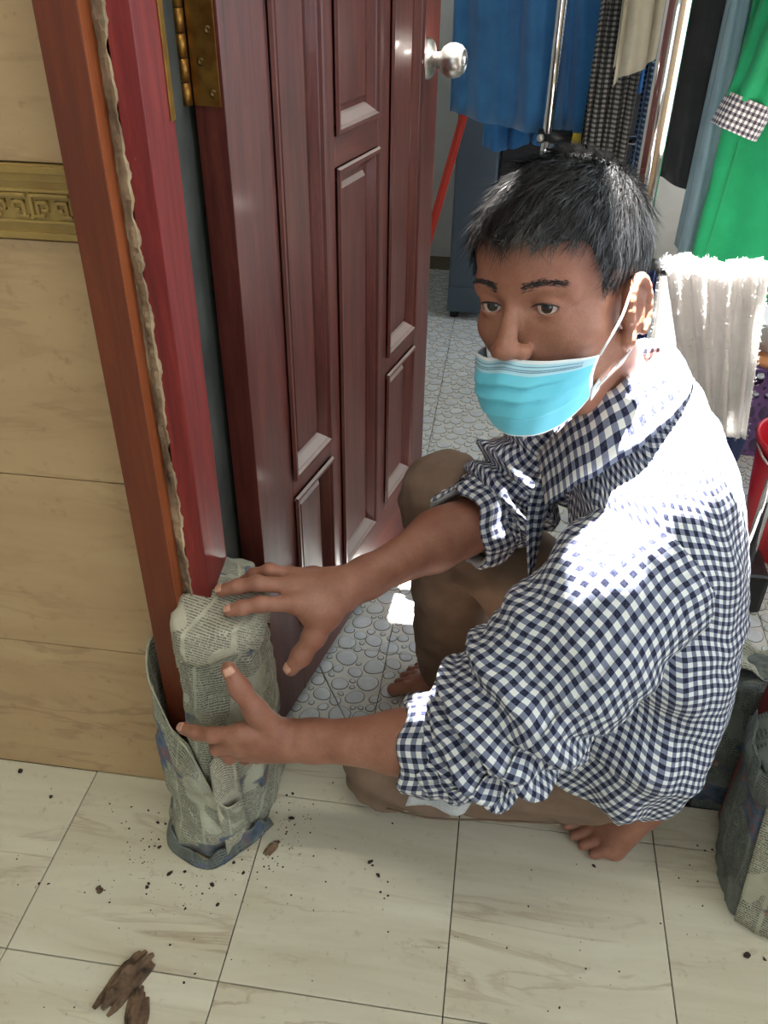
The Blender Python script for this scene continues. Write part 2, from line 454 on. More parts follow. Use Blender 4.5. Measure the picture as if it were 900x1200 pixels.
# ---- back floor: pebble-pattern tiles, a little lower
ZB = -.018; TB = .25
floor_back = box('floor_back', (-.1, .08, -.14), (2.05, 2.85, ZB-.004), M['grout']); tag(floor_back, 'white pebble patterned tile floor beyond the doorway', kind='structure')
def pebble_pack(seed, size):
    rng = random.Random(seed); C = []
    for rr, tries in ((.020, 50), (.0165, 160), (.0135, 600), (.0110, 1400), (.0085, 2500), (.0062, 3500)):
        for _ in range(tries):
            x, y = rng.random()*size, rng.random()*size; r = rr*(.92+.16*rng.random()); ok = True
            for (a, b, q, _e, _t) in C:
                dx = min(abs(a-x), size-abs(a-x)); dy = min(abs(b-y), size-abs(b-y))
                if math.hypot(dx, dy) < (r+q)*.95+.0018: ok = False; break
            if ok: C.append((x, y, r, .84+.16*rng.random(), rng.random()*PI))
    return C
PEB = pebble_pack(4, TB)
def pebble_tile(cut=None):
    bm = bmesh.new(); seg = 18
    e = .001
    vs = [bm.verts.new(p) for p in ((0, 0, 0), (TB, 0, 0), (TB, TB, 0), (0, TB, 0))]; bm.faces.new(vs).material_index = 0
    for (x, y, r, el, th) in PEB:
        for ox in (-TB, 0, TB):
            for oy in (-TB, 0, TB):
                cx, cy = x+ox, y+oy
                if not (-r < cx < TB+r and -r < cy < TB+r): continue
                def ring(q, z):
                    L = []
                    for k in range(seg):
                        a = 2*PI*k/seg; wob = 1+.05*math.sin(2*a+th*3)+.04*math.sin(3*a+th*7)
                        lx, ly = q*wob*math.cos(a), q*wob*el*math.sin(a)
                        L.append(bm.verts.new((cx+lx*math.cos(th)-ly*math.sin(th), cy+lx*math.sin(th)+ly*math.cos(th), z)))
                    return L
                r0, r1, r2 = ring(r, .0003), ring(r-.0015, .0010), ring((r-.0015)*.55, .0016)
                for k in range(seg):
                    k2 = (k+1) % seg
                    bm.faces.new((r0[k], r0[k2], r1[k2], r1[k])).material_index = 1
                    f = bm.faces.new((r1[k], r1[k2], r2[k2], r2[k])); f.material_index = 2; f.smooth = True
                f = bm.faces.new(r2); f.material_index = 2; f.smooth = True
    planes = [((e, 0, 0), (-1, 0, 0)), ((TB-e, 0, 0), (1, 0, 0)), ((0, e, 0), (0, -1, 0)), ((0, TB-e, 0), (0, 1, 0))]
    if cut: planes.append(cut)
    for co, no in planes:
        bmesh.ops.bisect_plane(bm, geom=bm.verts[:]+bm.edges[:]+bm.faces[:], plane_co=co, plane_no=no, clear_outer=True)
    be = [f for f in bm.faces if f.material_index == 0]
    r = bmesh.ops.extrude_face_region(bm, geom=be)
    bmesh.ops.translate(bm, vec=(0, 0, -.01), verts=[v for v in r['geom'] if isinstance(v, bmesh.types.BMVert)])
    # the moved copy became the underside; put a fresh top back
    me = bpy.data.meshes.new('pebble_tile')
    top = [f for f in bm.faces if f.material_index == 0 and abs(f.calc_center_median().z) < 1e-6 and abs(f.normal.z) > .5]
    if not top:
        low = [f for f in bm.faces if f.material_index == 0 and f.calc_center_median().z < -.009]
        for f in low:
            bm.faces.new([bm.verts.new((v.co.x, v.co.y, 0)) for v in f.verts]).material_index = 0
    bm.normal_update(); bmesh.ops.recalc_face_normals(bm, faces=[f for f in bm.faces if f.material_index == 0])
    for f in bm.faces:
        if f.material_index != 0 and f.normal.z < 0: f.normal_flip()
    bm.to_mesh(me); bm.free()
    for k in ('peb_base', 'peb_line', 'peb_top'): me.materials.append(M[k])
    return me
peb_me = pebble_tile()
cutn = Vector((.104, .062, 0)).normalized(); cutp = Vector((.322-.183, .291-.119, 0))
cut_a = pebble_tile((tuple(cutp-cutn*.0012), tuple(cutn))); cut_b = pebble_tile((tuple(cutp+cutn*.0012), tuple(-cutn)))
for j in range(-1, 10):
    for i in range(-2, 7):
        x, y = .433+(i-1)*TB, .369+(j-1)*TB
        if y < .05: continue
        if (i, j) == (0, 0):
            for me in (cut_a, cut_b):
                o = link('pebble_tile', me, floor_back); o.location = (x, y, ZB)
        else:
            o = link('pebble_tile', peb_me, floor_back); o.location = (x, y, ZB)

# ---- walls
def wall(name, lo, hi, mat='plaster', label=None):
    o = box(name, lo, hi, M[mat]); tag(o, label, kind='structure'); return o
wall_left = wall('wall_left', (-1.5, .008, -.1), (.215, .075, 2.7), 'grout', 'beige marble tiled wall beside the door frame')
rows = [(0, .284), (.2855, .580), (.5815, .8825), (.962, 1.262), (1.2635, 1.5635), (1.565, 1.865), (1.8665, 2.1665), (2.168, 2.468), (2.4695, 2.7)]
for z0, z1 in rows:
    for x0, x1 in ((-1.5, -1.0015), (-1.0, -.4015), (-.4, .1995)):
        o = box('wall_tile', (0, -.008, 0), (x1-x0, 0, z1-z0), M['wall_marble'], bevel=.001); attach(o, wall_left); o.location = (x0, .008, z0)
# frieze: relief border with a key pattern
fr_bm = bmesh.new()
add_box(fr_bm, (-1.5, -.002, .884), (.1995, .008, .9605), .0015)
frieze = bm_mesh('frieze_tile', fr_bm, M['frieze'], wall_left)
fr = bmesh.new()
for z0, z1, y in ((.886, .893, -.006), (.902, .9055, -.005), (.9335, .937, -.005), (.952, .959, -.007), (.944, .952, -.0045)):
    add_box(fr, (-1.5, y, z0), (.1995, 0, z1), .001)
bm_mesh('frieze_moulding', fr, M['frieze'], wall_left)
mo = bmesh.new()
def kb(x0, x1, z0, z1): add_box(mo, (x0, -.005, z0), (x1, 0, z1), .0006)
w = .044
kb(.001, w-.001, .0225, .0262); kb(0, .003, 0, .0262)
for sx in (0, 1):
    f = (lambda a, b: (a, b)) if sx == 0 else (lambda a, b: (w+.003-b, w+.003-a))
    kb(*f(.006, .009), .004, .019); kb(*f(.006, .020), .0155, .019); kb(*f(.017, .020), .008, .019)
    kb(*f(.012, .020), .008, .011); kb(*f(.003, .014), .002, .005)
mo_me = bpy.data.meshes.new('key_motif'); mo.to_mesh(mo_me); mo.free(); mo_me.materials.append(M['frieze'])
for k in range(10):
    o = link('key_motif', mo_me, wall_left); o.location = (.1995-.05-k*.047, -.001, .9065)

wall_right = wall('wall_right', (1.045, .0, -.1), (2.7, .075, 2.7), 'wall_marble', 'tiled wall on the far jamb side of the doorway')
wall('wall_lintel', (.215, .0, 2.06), (1.045, .1, 2.7), 'plaster', 'plain wall above the doorway')
wall('wall_side', (-1.56, -2.7, -.1), (-1.5, .08, 2.7), 'plaster', 'plain side wall of the near room')
wall('wall_far', (-.16, 2.8, -.1), (2.1, 2.86, 2.7), 'plaster', 'pale plaster wall behind the laundry')
wall('wall_back_left', (-.16, .075, -.1), (-.1, 2.8, 2.7), 'plaster', 'pale plaster wall behind the open door')
# right wall of the back room with a window opening
wb = wall('wall_back_right', (2.05, .075, -.1), (2.11, 2.8, .55), 'plaster', 'plaster wall below the side window')
for lo, hi in (((2.05, .075, 2.5), (2.11, 2.8, 2.7)), ((2.05, .075, .55), (2.11, .15, 2.5)), ((2.05, 2.7, .55), (2.11, 2.8, 2.5))):
    o = box('wall_section', lo, hi, M['plaster'], wb)
wr_ = wall('wall_near_right', (2.7, -2.7, -.1), (2.76, .08, .5), 'plaster', 'wall below the side window of the near room')
for lo, hi in (((2.7, -2.7, 2.5), (2.76, .08, 2.7)), ((2.7, -2.7, .5), (2.76, -2.3, 2.5)), ((2.7, -.15, .5), (2.76, .08, 2.5))):
    box('wall_section', lo, hi, M['plaster'], wr_)
wk = wall('wall_behind', (-1.56, -2.76, -.1), (2.76, -2.7, 1.0), 'plaster', 'wall below the window behind the camera position')
for lo, hi in (((-1.56, -2.76, 2.3), (2.76, -2.7, 2.7)), ((-1.56, -2.76, 1.0), (-.1, -2.7, 2.3)), ((1.0, -2.76, 1.0), (2.76, -2.7, 2.3))):
    box('wall_section', lo, hi, M['plaster'], wk)
ceil = wall('ceiling', (-1.56, -2.7, 2.7), (2.7, .1, 2.76), 'ceiling', 'painted ceiling of the near room')
# unseen ceiling batten added to brighten the near room floor
fill_obj = empty('fill_batten', (.45, -.60, 2.70)); tag(fill_obj, 'unseen batten light added under the near room ceiling', 'fill_light')
box('housing', (-.20, -.64, 2.665), (1.10, -.56, 2.699), M['ceiling'], fill_obj, .004)
_em = N('fill_tube_glow'); _em.p.inputs['Emission Color'].default_value = (.95, 1, .90, 1); _em.p.inputs['Emission Strength'].default_value = 6
tube('fill_tube', [(-.17, -.60, 2.645), (1.07, -.60, 2.645)], .014, _em.m, fill_obj, 14)
_ld = bpy.data.lights.new('fill_batten_light', 'AREA'); _ld.shape = 'RECTANGLE'; _ld.size = 1.2; _ld.size_y = .06; _ld.energy = 7; _ld.color = (.96, 1.0, .90)
_lo = bpy.data.objects.new('fill_batten_light', _ld); COL.objects.link(_lo); attach(_lo, fill_obj); _lo.location = (.45, -.60, 2.625)
# unseen back roof, its gaps shaped to place the sun patches
roof = wall('sun_gap_roof', (-.16, 1.36, 2.62), (2.11, 2.86, 2.66), 'ceiling', 'unseen roof over the laundry with gaps shaped for the sun patches')
# rows cut to shape the sun beams: (y0, y1, gaps in x)
for y0, y1, gaps in ((.1, .31, ()), (.31, .335, ((.715, .775),)), (.335, .36, ((.71, .80),)), (.36, .375, ((.705, .835),)), (.375, .39, ((.556, .606), (.705, .845))), (.39, .42, ((.556, .606), (.70, .865))),
                     (.42, .428, ((.556, .606), (.70, .885))), (.428, .47, ((.66, .90),)), (.47, .64, ((.64, .93),)), (.64, 1.05, ()), (1.05, 1.19, ((.44, .53),)), (1.19, 1.22, ((.44, .53), (.90, 1.12))), (1.22, 1.36, ((.90, 1.12),))):
    xs = [-.16]+[q for g_ in gaps for q in g_]+[2.11]
    for x0, x1 in zip(xs[::2], xs[1::2]): box('sun_gap_sheet', (x0, y0, 2.62), (x1, y1, 2.66), M['ceiling'], roof)

# ---- door frame: brown casing board, mortar, red jamb
bm = bmesh.new(); add_box(bm, (.163, -.036, .165), (.205, -.0005, 2.1), .0016)
for v in bm.verts:       # rotted, ragged lower end
    if v.co.z < .3: v.co.z += .012*math.sin(v.co.x*300)+.01*math.cos(v.co.y*210)
trim = bm_mesh('trim_1', bm, M['casing_wood']); tag(trim, 'orange brown wooden casing board of the door frame with rotted foot', kind='structure')
V = []; F = []
box('lit_casing_edge', (.2046, -.0355, .18), (.2056, -.001, 2.1), wood('lit_edge_wood', srgb(136, 66, 30), srgb(158, 82, 42), srgb(172, 96, 54), (10, 10, .7), .5, .03), trim)  # strip in lighter wood; the bright lit edge is put into its colour
P = [(.176, -.034, .150), (.186, -.036, .142), (.197, -.034, .152), (.201, -.018, .155), (.190, -.010, .148), (.174, -.016, .152)]
for z in (0, .016, .032):
    for k, (x, y, zz) in enumerate(P): V.append((x, y, zz+z+.004*math.sin(k*2.3+z*200)))
F = grid_faces(6, 3, True)+[(5, 4, 3, 2, 1, 0), (12, 13, 14, 15, 16, 17)]
mesh('rotted_end', V, F, M['rotten'], trim, smooth=False)
# mortar strip between casing and jamb, broken edge
ZN = 420; V = []; F = []
zz = np.linspace(.30, 2.1, ZN); e = .0022*vnoise(np.stack([zz*0, zz*0, zz*9], 1), 1)+.0022*vnoise(np.stack([zz*0, zz*0, zz*34], 1), 2)+.0014*vnoise(np.stack([zz*0, zz*0, zz*110], 1), 3)
w5 = .0035*vnoise(np.stack([zz*0, zz*0, zz*5], 1), 4)
for j in range(ZN):
    z = zz[j]
    V += [(.2035, .0005, z), (.2035, -.010-.8*e[j], z), (.2085, -.013+.9*e[ZN-1-j], z), (.2150, -.0185+.9*e[(j*5) % ZN], z), (.2205+e[j]*.6+w5[j]*.6, -.0222+.3*e[(j*7) % ZN], z), (.2228+e[j]*1.5+w5[j]*.7, -.0202, z)]
F = grid_faces(6, ZN)
mortar = mesh('mortar_strip', V, F, M['mortar'], trim, smooth=False)
box('gap_filler', (.09, .075, -.1), (.231, .235, 2.7), plain('gap_shade', srgb(70, 72, 66), srgb(44, 46, 42), 12, .9), wall_left)  # dark block added behind the jamb; the gap's shade is its colour
jamb = box('trim_2', (.2205, -.0205, .06), (.246, .055, 2.1), M['jamb_wood'], bevel=.0015); tag(jamb, 'glossy red wooden jamb post carrying the door hinges', kind='structure')
box('rebate_strip', (.196, .050, .02), (.222, .078, 2.1), M['jamb_wood'], jamb, bevel=.001)
box('head_piece', (.207, -.0205, 2.06), (1.045, .055, 2.1), M['jamb_wood'], jamb, bevel=.001)
tr = box('trim_3', (1.0, -.02, .02), (1.045, .055, 2.06), M['jamb_wood'], bevel=.0015); tag(tr, 'red wooden jamb post opposite the hinged door, foot wrapped in newspaper', kind='structure')
tr4 = box('trim_4', (1.045, -.036, .02), (1.09, -.0005, 2.1), M['casing_wood'], bevel=.0015); tag(tr4, 'brown casing board on the latch side of the doorway', kind='structure')

# ---- door leaf, hinged on the red jamb, standing open into the back room
DU = Vector((.22815, .97363, 0)); DN = Vector((.97363, -.22815, 0))
DO = Vector((.285, .165, 0))-DU*.038
DM = Matrix(((DU.x, -DN.x, 0, DO.x), (DU.y, -DN.y, 0, DO.y), (0, 0, 1, 0), (0, 0, 0, 1)))   # local: x along leaf, y into leaf (0 = visible face), z up
door = empty('door_1', (DO.x, DO.y, 0)); tag(door, 'dark red panelled wooden door standing open with steel knob', kind='structure')
DW, DT, DZ0, DZ1 = .735, .038, .008, 2.03
def dbox(name, x0, x1, z0, z1, mat, y0=0, y1=DT, bevel=.0012, parent=door): return box(name, (x0, y0, z0), (x1, y1, z1), M[mat], parent, bevel, DM)
cols = [(.104, .244), (.284, .446), (.495, .646)]
dbox('stile', 0, .104, DZ0, DZ1, 'door_wood'); dbox('stile', .646, DW, DZ0, DZ1, 'door_wood')
dbox('mullion', .244, .284, .15, 1.88, 'door_wood'); dbox('mullion', .446, .495, .15, 1.88, 'door_wood')
dbox('bottom_rail', .104, .646, DZ0, .155, 'door_rail_wood'); dbox('top_rail', .104, .646, 1.88, DZ1, 'door_rail_wood')
dbox('rail', .104, .244, .425, .455, 'door_rail_wood'); dbox('rail', .284, .446, .875, .917, 'door_rail_wood'); dbox('rail', .495, .646, .462, .495, 'door_rail_wood')
dbox('bottom_filler', .495, .646, .155, .170, 'door_rail_wood'); 
openings = [(.104, .244, .155, .425), (.104, .244, .455, 1.88), (.284, .446, .155, .875), (.284, .446, .917, 1.88), (.495, .646, .170, .462), (.495, .646, .495, 1.88)]
for x0, x1, z0, z1 in openings:
    # mitred moulding: a rounded bead then a slope down to the panel
    prof = [(0, -.003), (.0025, -.007), (.008, -.0065), (.010, -.002), (.012, -.001), (.0215, .009), (.024, .013)]
    V = []; F = []
    for d, y in prof:
        for (x, z) in ((x0+d, z0+d), (x1-d, z0+d), (x1-d, z1-d), (x0+d, z1-d)): V.append(DM @ Vector((x, y, z)))
    for k in range(len(prof)-1):
        for c in range(4):
            a, b = k*4+c, k*4+(c+1) % 4; F.append((a, b, b+4, a+4))
    mesh('moulding', V, F, M['door_wood'], door, smooth=False)
    # raised panel
    d0, d1, d2 = .020, .030, .036
    V = []
    for d, y in ((d0, .014), (d1, .013), (d2, .006)):
        for (x, z) in ((x0+d, z0+d), (x1-d, z0+d), (x1-d, z1-d), (x0+d, z1-d)): V.append(DM @ Vector((x, y, z)))
    F = [(k*4+c, k*4+(c+1) % 4, k*4+(c+1) % 4+4, k*4+c+4) for k in (0, 1) for c in range(4)]+[(8, 9, 10, 11)]
    nb = len(V)
    for (x, z) in ((x0, z0), (x1, z0), (x1, z1), (x0, z1)): V.append(DM @ Vector((x, .030, z)))
    F.append((nb+3, nb+2, nb+1, nb))
    mesh('panel', V, F, M['door_wood'], door, smooth=False)
# knob
kx, kz = .669, .972
KM = DM @ Matrix.Translation((kx, 0, kz)) @ Matrix.Rotation(PI/2, 4, 'X')
knob = lathe('door_knob', [(.0, .0), (.011, .001), (.0115, .020), (.013, .026), (.021, .031), (.0262, .040), (.0268, .050), (.0245, .059), (.0185, .066), (.0165, .0665), (.016, .0655), (.004, .066)], M['steel'], door, 32, KM)
knob['label'] = 'round brushed steel door knob'
lathe('knob_rosette', [(.0325, 0), (.0325, .004), (.029, .0085), (.018, .0105), (.013, .0115)], M['steel'], knob, 32, KM)
lathe('lock_button', [(.0075, .0655), (.0075, .0685), (.006, .0695)], M['chrome'], knob, 16, KM)
# hinges on the leaf edge
for zc in (1.055, .145, 1.85):
    hz0, hz1 = zc-.058, zc+.058
    hg = box('hinge_leaf', (-.0016, .004, hz0), (-.0002, DT-.001, hz1), M['brass'], door, .0003, DM)
    for q in range(5):
        a = hz0+.0232*q
        tube('hinge_knuckle', [DM @ Vector((-.008, DT+.004, a+.0006)), DM @ Vector((-.008, DT+.004, a+.0226))], .0058, M['brass'], hg, 14)
    for q in range(4):
        c = DM @ Vector((-.0018, .012+.012*(q % 2), hz0+.013+.03*q))
        lathe('screw_head', [(.0042, -.0004), (.004, .0006), (.0022, .0002), (.0006, -.0003)], M['screw'], hg, 10, Matrix.Translation(c) @ Matrix.Rotation(PI/2, 4, 'X'))
    box('jamb_leaf', (.2462, .042, hz0), (.2475, .0545, hz1), M['brass'], jamb, .0003)

# ================================================================== PERSON
person = empty('person', (.80, .08, 0))
tag(person, 'kneeling person in blue and white gingham shirt and pale blue face mask', 'person')
HO = np.array([.6493, .0416, .8485])                    # eye-level centre of the head
HB = np.array([[-.519, -.852, .071], [.842, -.496, .212], [-.146, .17, .975]])   # rows: face forward, his left, up
for _i in range(3):
    for _j in range(_i): HB[_i] -= HB[_j]*(HB[_i]@HB[_j])
    HB[_i] /= np.linalg.norm(HB[_i])
def hd(f, l, u): return HO+np.array([f, l, u])@HB

SH_L, EL_L, WR_L = np.array([.752, -.060, .575]), np.array([.618, -.118, .318]), np.array([.378, -.108, .270])
SH_R, EL_R, WR_R = np.array([.735, .262, .600]), np.array([.602, .220, .432]), np.array([.432, .020, .441])
B = SDF()
# torso and legs (under the clothes)
B.ell((.825, .085, .20), (.09, .14, .085)); B.cap((.83, .088, .22), (.825, .092, .42), .085, .09, .05); B.cap((.825, .092, .42), (.785, .096, .56), .09, .08, .05)
B.cap((.785, .0, .585), (.778, .19, .59), .055, .055, .05)
B.cap((.82, .01, .19), (.485, .03, .082), .07, .05); B.cap((.485, .03, .075), (.85, .012, .130), .045, .034)
B.cap((.82, .165, .21), (.535, .285, .425), .072, .05); B.cap((.535, .285, .425), (.572, .302, .07), .047, .034)
# neck and head
B.cap(hd(-.028, 0, -.035), (.758, .092, .660), .050, .050, .03)
B.cap(hd(.02, .02, -.085), (.745, .075, .67), .022, .02, .03)
B.ell(hd(-.016, 0, .042), (.099, .0765, .082), .02, HB)
B.ell(hd(.030, 0, .040), (.060, .061, .052), .03, HB)
B.ell(hd(.028, 0, -.030), (.060, .063, .072), .03, HB)
for s in (-1, 1):
    B.cap(hd(.0, s*.056, -.060), hd(.068, s*.014, -.104), .019, .016, .025)
    B.ell(hd(.050, s*.041, -.026), (.026, .021, .017), .02, HB)
    B.cap(hd(.084, s*.010, .017), hd(.068, s*.047, .017), .0105, .009, .014)
    B.ell(hd(.0975, s*.0140, -.0405), (.0115, .0078, .0085), .004, HB)
B.ell(hd(.076, 0, -.108), (.020, .023, .017), .02, HB)
B.cap(hd(.089, 0, .008), hd(.107, 0, -.034), .0070, .0105, .008)
B.ell(hd(.1090, 0, -.0365), (.0120, .0112, .0100), .005, HB)
B.cap(hd(.086, -.02, -.072), hd(.086, .02, -.072), .009, None, .01)
for s in (-1, 1):
    B.ell(hd(.1000, s*.034, .0010), (.020, .022, .0130), .010, HB, True)
for s in (-1, 1):                                          # lids, after the sockets: a second body carries them
    pass
# ears
for s in (-1, 1):
    B.ell(hd(-.010, s*.0775, -.018), (.0195, .0095, .030), .006, HB)
    arc = [hd(-.010+.0175*math.cos(a), s*(.0845+.0015*math.cos(a+PI)), -.016+.029*math.sin(a)) for a in np.linspace(-.12*PI, 1.35*PI, 14)]
    for a, b in zip(arc[:-1], arc[1:]): B.cap(a, b, .0046, .0046, .003)
    B.ell(hd(.001, s*.079, -.047), (.0090, .0065, .0100), .005, HB)
    B.ell(hd(.0085, s*.080, -.020), (.0045, .0060, .0075), .003, HB)
    B.cap(hd(-.018, s*.0835, -.004), hd(-.014, s*.0835, -.034), .0036, .0036, .003)
    B.ell(hd(-.004, s*.0905, -.019), (.0085, .0075, .0165), .003, HB, True)
# arms
for SH, EL, WR, up in ((SH_L, EL_L, WR_L, np.array([0, -.3, .9])), (SH_R, EL_R, WR_R, np.array([0, -.2, .9]))):
    B.cap(SH, EL, .052, .040, .03)
    d = WR-EL
    B.cap(EL, EL+d*.45, .040, .0375, .02); B.cap(EL+d*.45, EL+d*.92, .0375, .0255, .02)
    B.cap(EL+d*.92, WR+d*.06, .0255, .0265, .02)
    B.ell(EL+d*.28+up*.008, (.05, .03, .03), .03)
NAILS = []
def finger(pts, r0, r1, k=.0035, nail=None):
    pts = [np.asarray(p, float) for p in pts]; n = len(pts)-1
    if pts[0][2] > .2: r0 *= 1.1; r1 *= 1.12
    for i in range(n):
        a, b = r0+(r1-r0)*i/n, r0+(r1-r0)*(i+1)/n
        B.cap(pts[i], pts[i+1], a, b, k if i else .009)
        if 0 < i: B.ell(pts[i], (a*1.08,)*3, .004)
    if nail is not None:
        NAILS.append((pts[-1], pts[-1]-pts[-2], np.asarray(nail, float), r1))
# left hand, seen on its back, thumb raised, forefinger stretched along the casing
Li, Lm, Lr, Lp = (.308, -.128, .296), (.304, -.130, .275), (.310, -.124, .256), (.322, -.114, .240)
for p, r in ((Li, .0135), (Lm, .0135), (Lr, .0125), (Lp, .0115)): B.cap(WR_L+np.array([-.012, 0, 0])+(np.array(p)-WR_L)*.05, p, .0195, r, .014)
B.ell((.340, -.112, .268), (.034, .016, .028), .02)
finger([Li, (.267, -.128, .284), (.243, -.121, .276), (.221, -.112, .271)], .0098, .0076, nail=(-.1, -.5, .85))
finger([Lm, (.272, -.126, .257), (.264, -.110, .243), (.272, -.100, .238)], .0100, .0080)
finger([Lr, (.284, -.120, .236), (.278, -.104, .226), (.290, -.094, .224)], .0096, .0078)
finger([Lp, (.302, -.110, .224), (.297, -.097, .216), (.306, -.090, .215)], .0085, .0070)
finger([(.356, -.112, .285), (.326, -.116, .326), (.306, -.110, .359), (.292, -.104, .384)], .0150, .0092, .010, nail=(.35, -.85, .35))
# right hand resting on the wrapped block, thumb hanging
Ri, Rm, Rr, Rp = (.364, -.028, .438), (.358, -.006, .449), (.363, .016, .446), (.374, .036, .436)
for p, r in ((Ri, .0135), (Rm, .0135), (Rr, .0125), (Rp, .0115)): B.cap(WR_R+np.array([-.014, -.008, 0])+(np.array(p)-WR_R)*.05, p, .0195, r, .014)
B.ell((.395, .0, .428), (.036, .034, .017), .02)
B.ell((.392, -.022, .412), (.024, .016, .018), .02)
finger([Ri, (.320, -.042, .443), (.299, -.048, .440), (.282, -.050, .434)], .0098, .0076, nail=(-.35, -.3, .88))
finger([Rm, (.311, -.016, .455), (.285, -.020, .450), (.263, -.021, .441)], .0100, .0078, nail=(-.35, -.3, .88))
finger([Rr, (.318, .018, .450), (.296, .018, .440), (.281, .016, .428)], .0096, .0076)
finger([Rp, (.338, .040, .432), (.322, .040, .420), (.312, .038, .408)], .0085, .0070)
finger([(.404, -.012, .414), (.386, -.030, .386), (.371, -.044, .362), (.358, -.052, .344)], .0150, .0090, .010, nail=(-.6, -.6, .2))
# left foot up on its toes behind the knee
mt = [(.800, .030, .020), (.806, .014, .018), (.814, 0, .016), (.824, -.016, .015), (.836, -.030, .014)]
tp = [(.757, .024, .0125), (.768, .006, .0095), (.778, -.010, .009), (.790, -.024, .0085), (.806, -.037, .008)]
for i, (m, t) in enumerate(zip(mt, tp)):
    B.cap(m, (.868, .008+(i-2)*-.005, .098), (.0165, .015, .014, .0135, .013)[i], .024, .016)
    mid = (np.array(m)+np.array(t))/2+np.array([0, 0, .004])
    finger([m, mid, t], .0115 if i == 0 else .0088, .0118 if i == 0 else .0082, .003)
B.cap((.876, .006, .100), (.862, .010, .145), .028, .032, .03)
B.cap((.836, -.028, .018), (.868, -.010, .085), .014, .020, .015)
# right foot flat on the pebble tiles
zf = ZB
mt = [(.508, .262, zf+.022), (.510, .280, zf+.021), (.515, .297, zf+.019), (.522, .313, zf+.017), (.531, .327, zf+.015)]
tp = [(.459, .262, zf+.013), (.466, .283, zf+.011), (.474, .302, zf+.010), (.485, .319, zf+.009), (.498, .333, zf+.009)]
for i, (m, t) in enumerate(zip(mt, tp)):
    B.cap(m, (.600, .300+(i-2)*.006, zf+.040), (.018, .016, .015, .0145, .014)[i], .028, .016)
    mid = (np.array(m)+np.array(t))/2+np.array([0, 0, .004])
    finger([m, mid, t], .0115 if i == 0 else .0088, .0112 if i == 0 else .0080, .003)
B.cap((.628, .308, zf+.028), (.580, .304, zf+.085), .029, .035, .03)
# lids carved last, so they are separate adds and cuts evaluated after the sockets
LID = SDF()
for s in (-1, 1):
    LID.ell(hd(.0722, s*.031, .0), (.0148, .0165, .0140), .004, HB)
CUT = SDF()
def body_fn(P, cc, cr):
    d = B.ev(P, cc, cr)
    if cc is None or np.linalg.norm(hd(.08, 0, 0)-cc) < cr+.08:
        for q in LID.add:
            e = LID.d1(q, P); k = .006
            h = np.maximum(k-np.abs(d-e), 0)/k; d = np.minimum(d, e)-h*h*k*.25
        for s in (-1, 1):
            q = (P-hd(.090, s*.0315, -.0008))@HB.T
            q[:, 2] -= -.10*s*q[:, 1]*0+(.0020-22*q[:, 1]**2)*0
            rad = np.array([.016, .0152, .0050])
            k0 = np.linalg.norm(q/rad, axis=1); k1 = np.linalg.norm(q/rad**2, axis=1)+1e-9
            d = np.maximum(d, -k0*(k0-1)/k1)
        for s in (-1, 1):
            q = (P-hd(.1005, s*.0075, -.0505))@HB.T; rad = np.array([.006, .0042, .006])
            k0 = np.linalg.norm(q/rad, axis=1); k1 = np.linalg.norm(q/rad**2, axis=1)+1e-9
            d = np.maximum(d, -k0*(k0-1)/k1)
    return d
Vb, Qb = surface_nets(body_fn, (.19, -.17, -.04), (1.0, .40, .99), .0022)
body = np_mesh('body', Vb, Qb, M['skin'], person)
body['label'] = 'tanned skin of face, arms, hands and bare feet'

# nails
for tip, dr, nm, r in NAILS:
    a = dr/np.linalg.norm(dr); nm = nm-a*(nm@a); nm /= np.linalg.norm(nm); b = np.cross(nm, a)
    V = []; nu, nv = 7, 6
    for j in range(nv):
        for i in range(nu):
            u = (i/(nu-1)-.5)*1.5; v = j/(nv-1)
            wv = .82 if j in (0, nv-1) else 1.0
            V.append(tip+a*(-.0045+v*.0105)+ (nm*math.cos(u*wv)+b*math.sin(u*wv))*(r*1.03+.0006-.0022*v*v)+a*0)
    o = mesh('fingernail', V, grid_faces(nu, nv), M['nail'], body); solidify(o, .0005)

# eyes
for s in (-1, 1):
    c = hd(.0722, s*.031, 0)
    gaze = CAM-c; gaze /= np.linalg.norm(gaze); gaze = .42*gaze+.58*HB[0]; gaze /= np.linalg.norm(gaze)
    t1 = np.cross(gaze, [0, 0, 1]); t1 /= np.linalg.norm(t1); t2 = np.cross(t1, gaze)
    V = [c+gaze*.0131]; F = []; fm = []; n = 28; rings = [.12, .2, .26, .36, .44, .47, .7, 1.0, 1.4, 1.9]
    for a in rings:
        for k in range(n):
            th = 2*PI*k/n; V.append(c+.0131*(gaze*math.cos(a)+(t1*math.cos(th)+t2*math.sin(th))*math.sin(a)))
    for k in range(n): F.append((0, 1+k, 1+(k+1) % n)); fm.append(2)
    for j in range(len(rings)-1):
        for k in range(n):
            F.append((1+j*n+k, 1+(j+1)*n+k, 1+(j+1)*n+(k+1) % n, 1+j*n+(k+1) % n)); fm.append(2 if rings[j+1] <= .21 else (1 if rings[j+1] <= .47 else 0))
    mesh('eye', V, F, None, body, mats=[M['eye_white'], M['iris'], M['black_plastic']], fm=fm)

# dark upper lash line along each lid
for s in (-1, 1):
    pts = []
    for t in np.linspace(-1, 1, 15):
        l = .0315+.0148*t*.98; u = -.0008+.0050*math.sqrt(max(0, 1-t*t*.96))+.0003
        p = hd(.090, s*l, u)
        for _ in range(5):
            d = body_fn(p[None], None, None)[0]; p = p-HB[0]*(d*.8)
        pts.append(p+HB[0]*.0002)
    tube('eyelash_line', pts, [.0003+.0007*math.sin(PI*(i+.5)/15) for i in range(15)], M['hair'], body, 6)
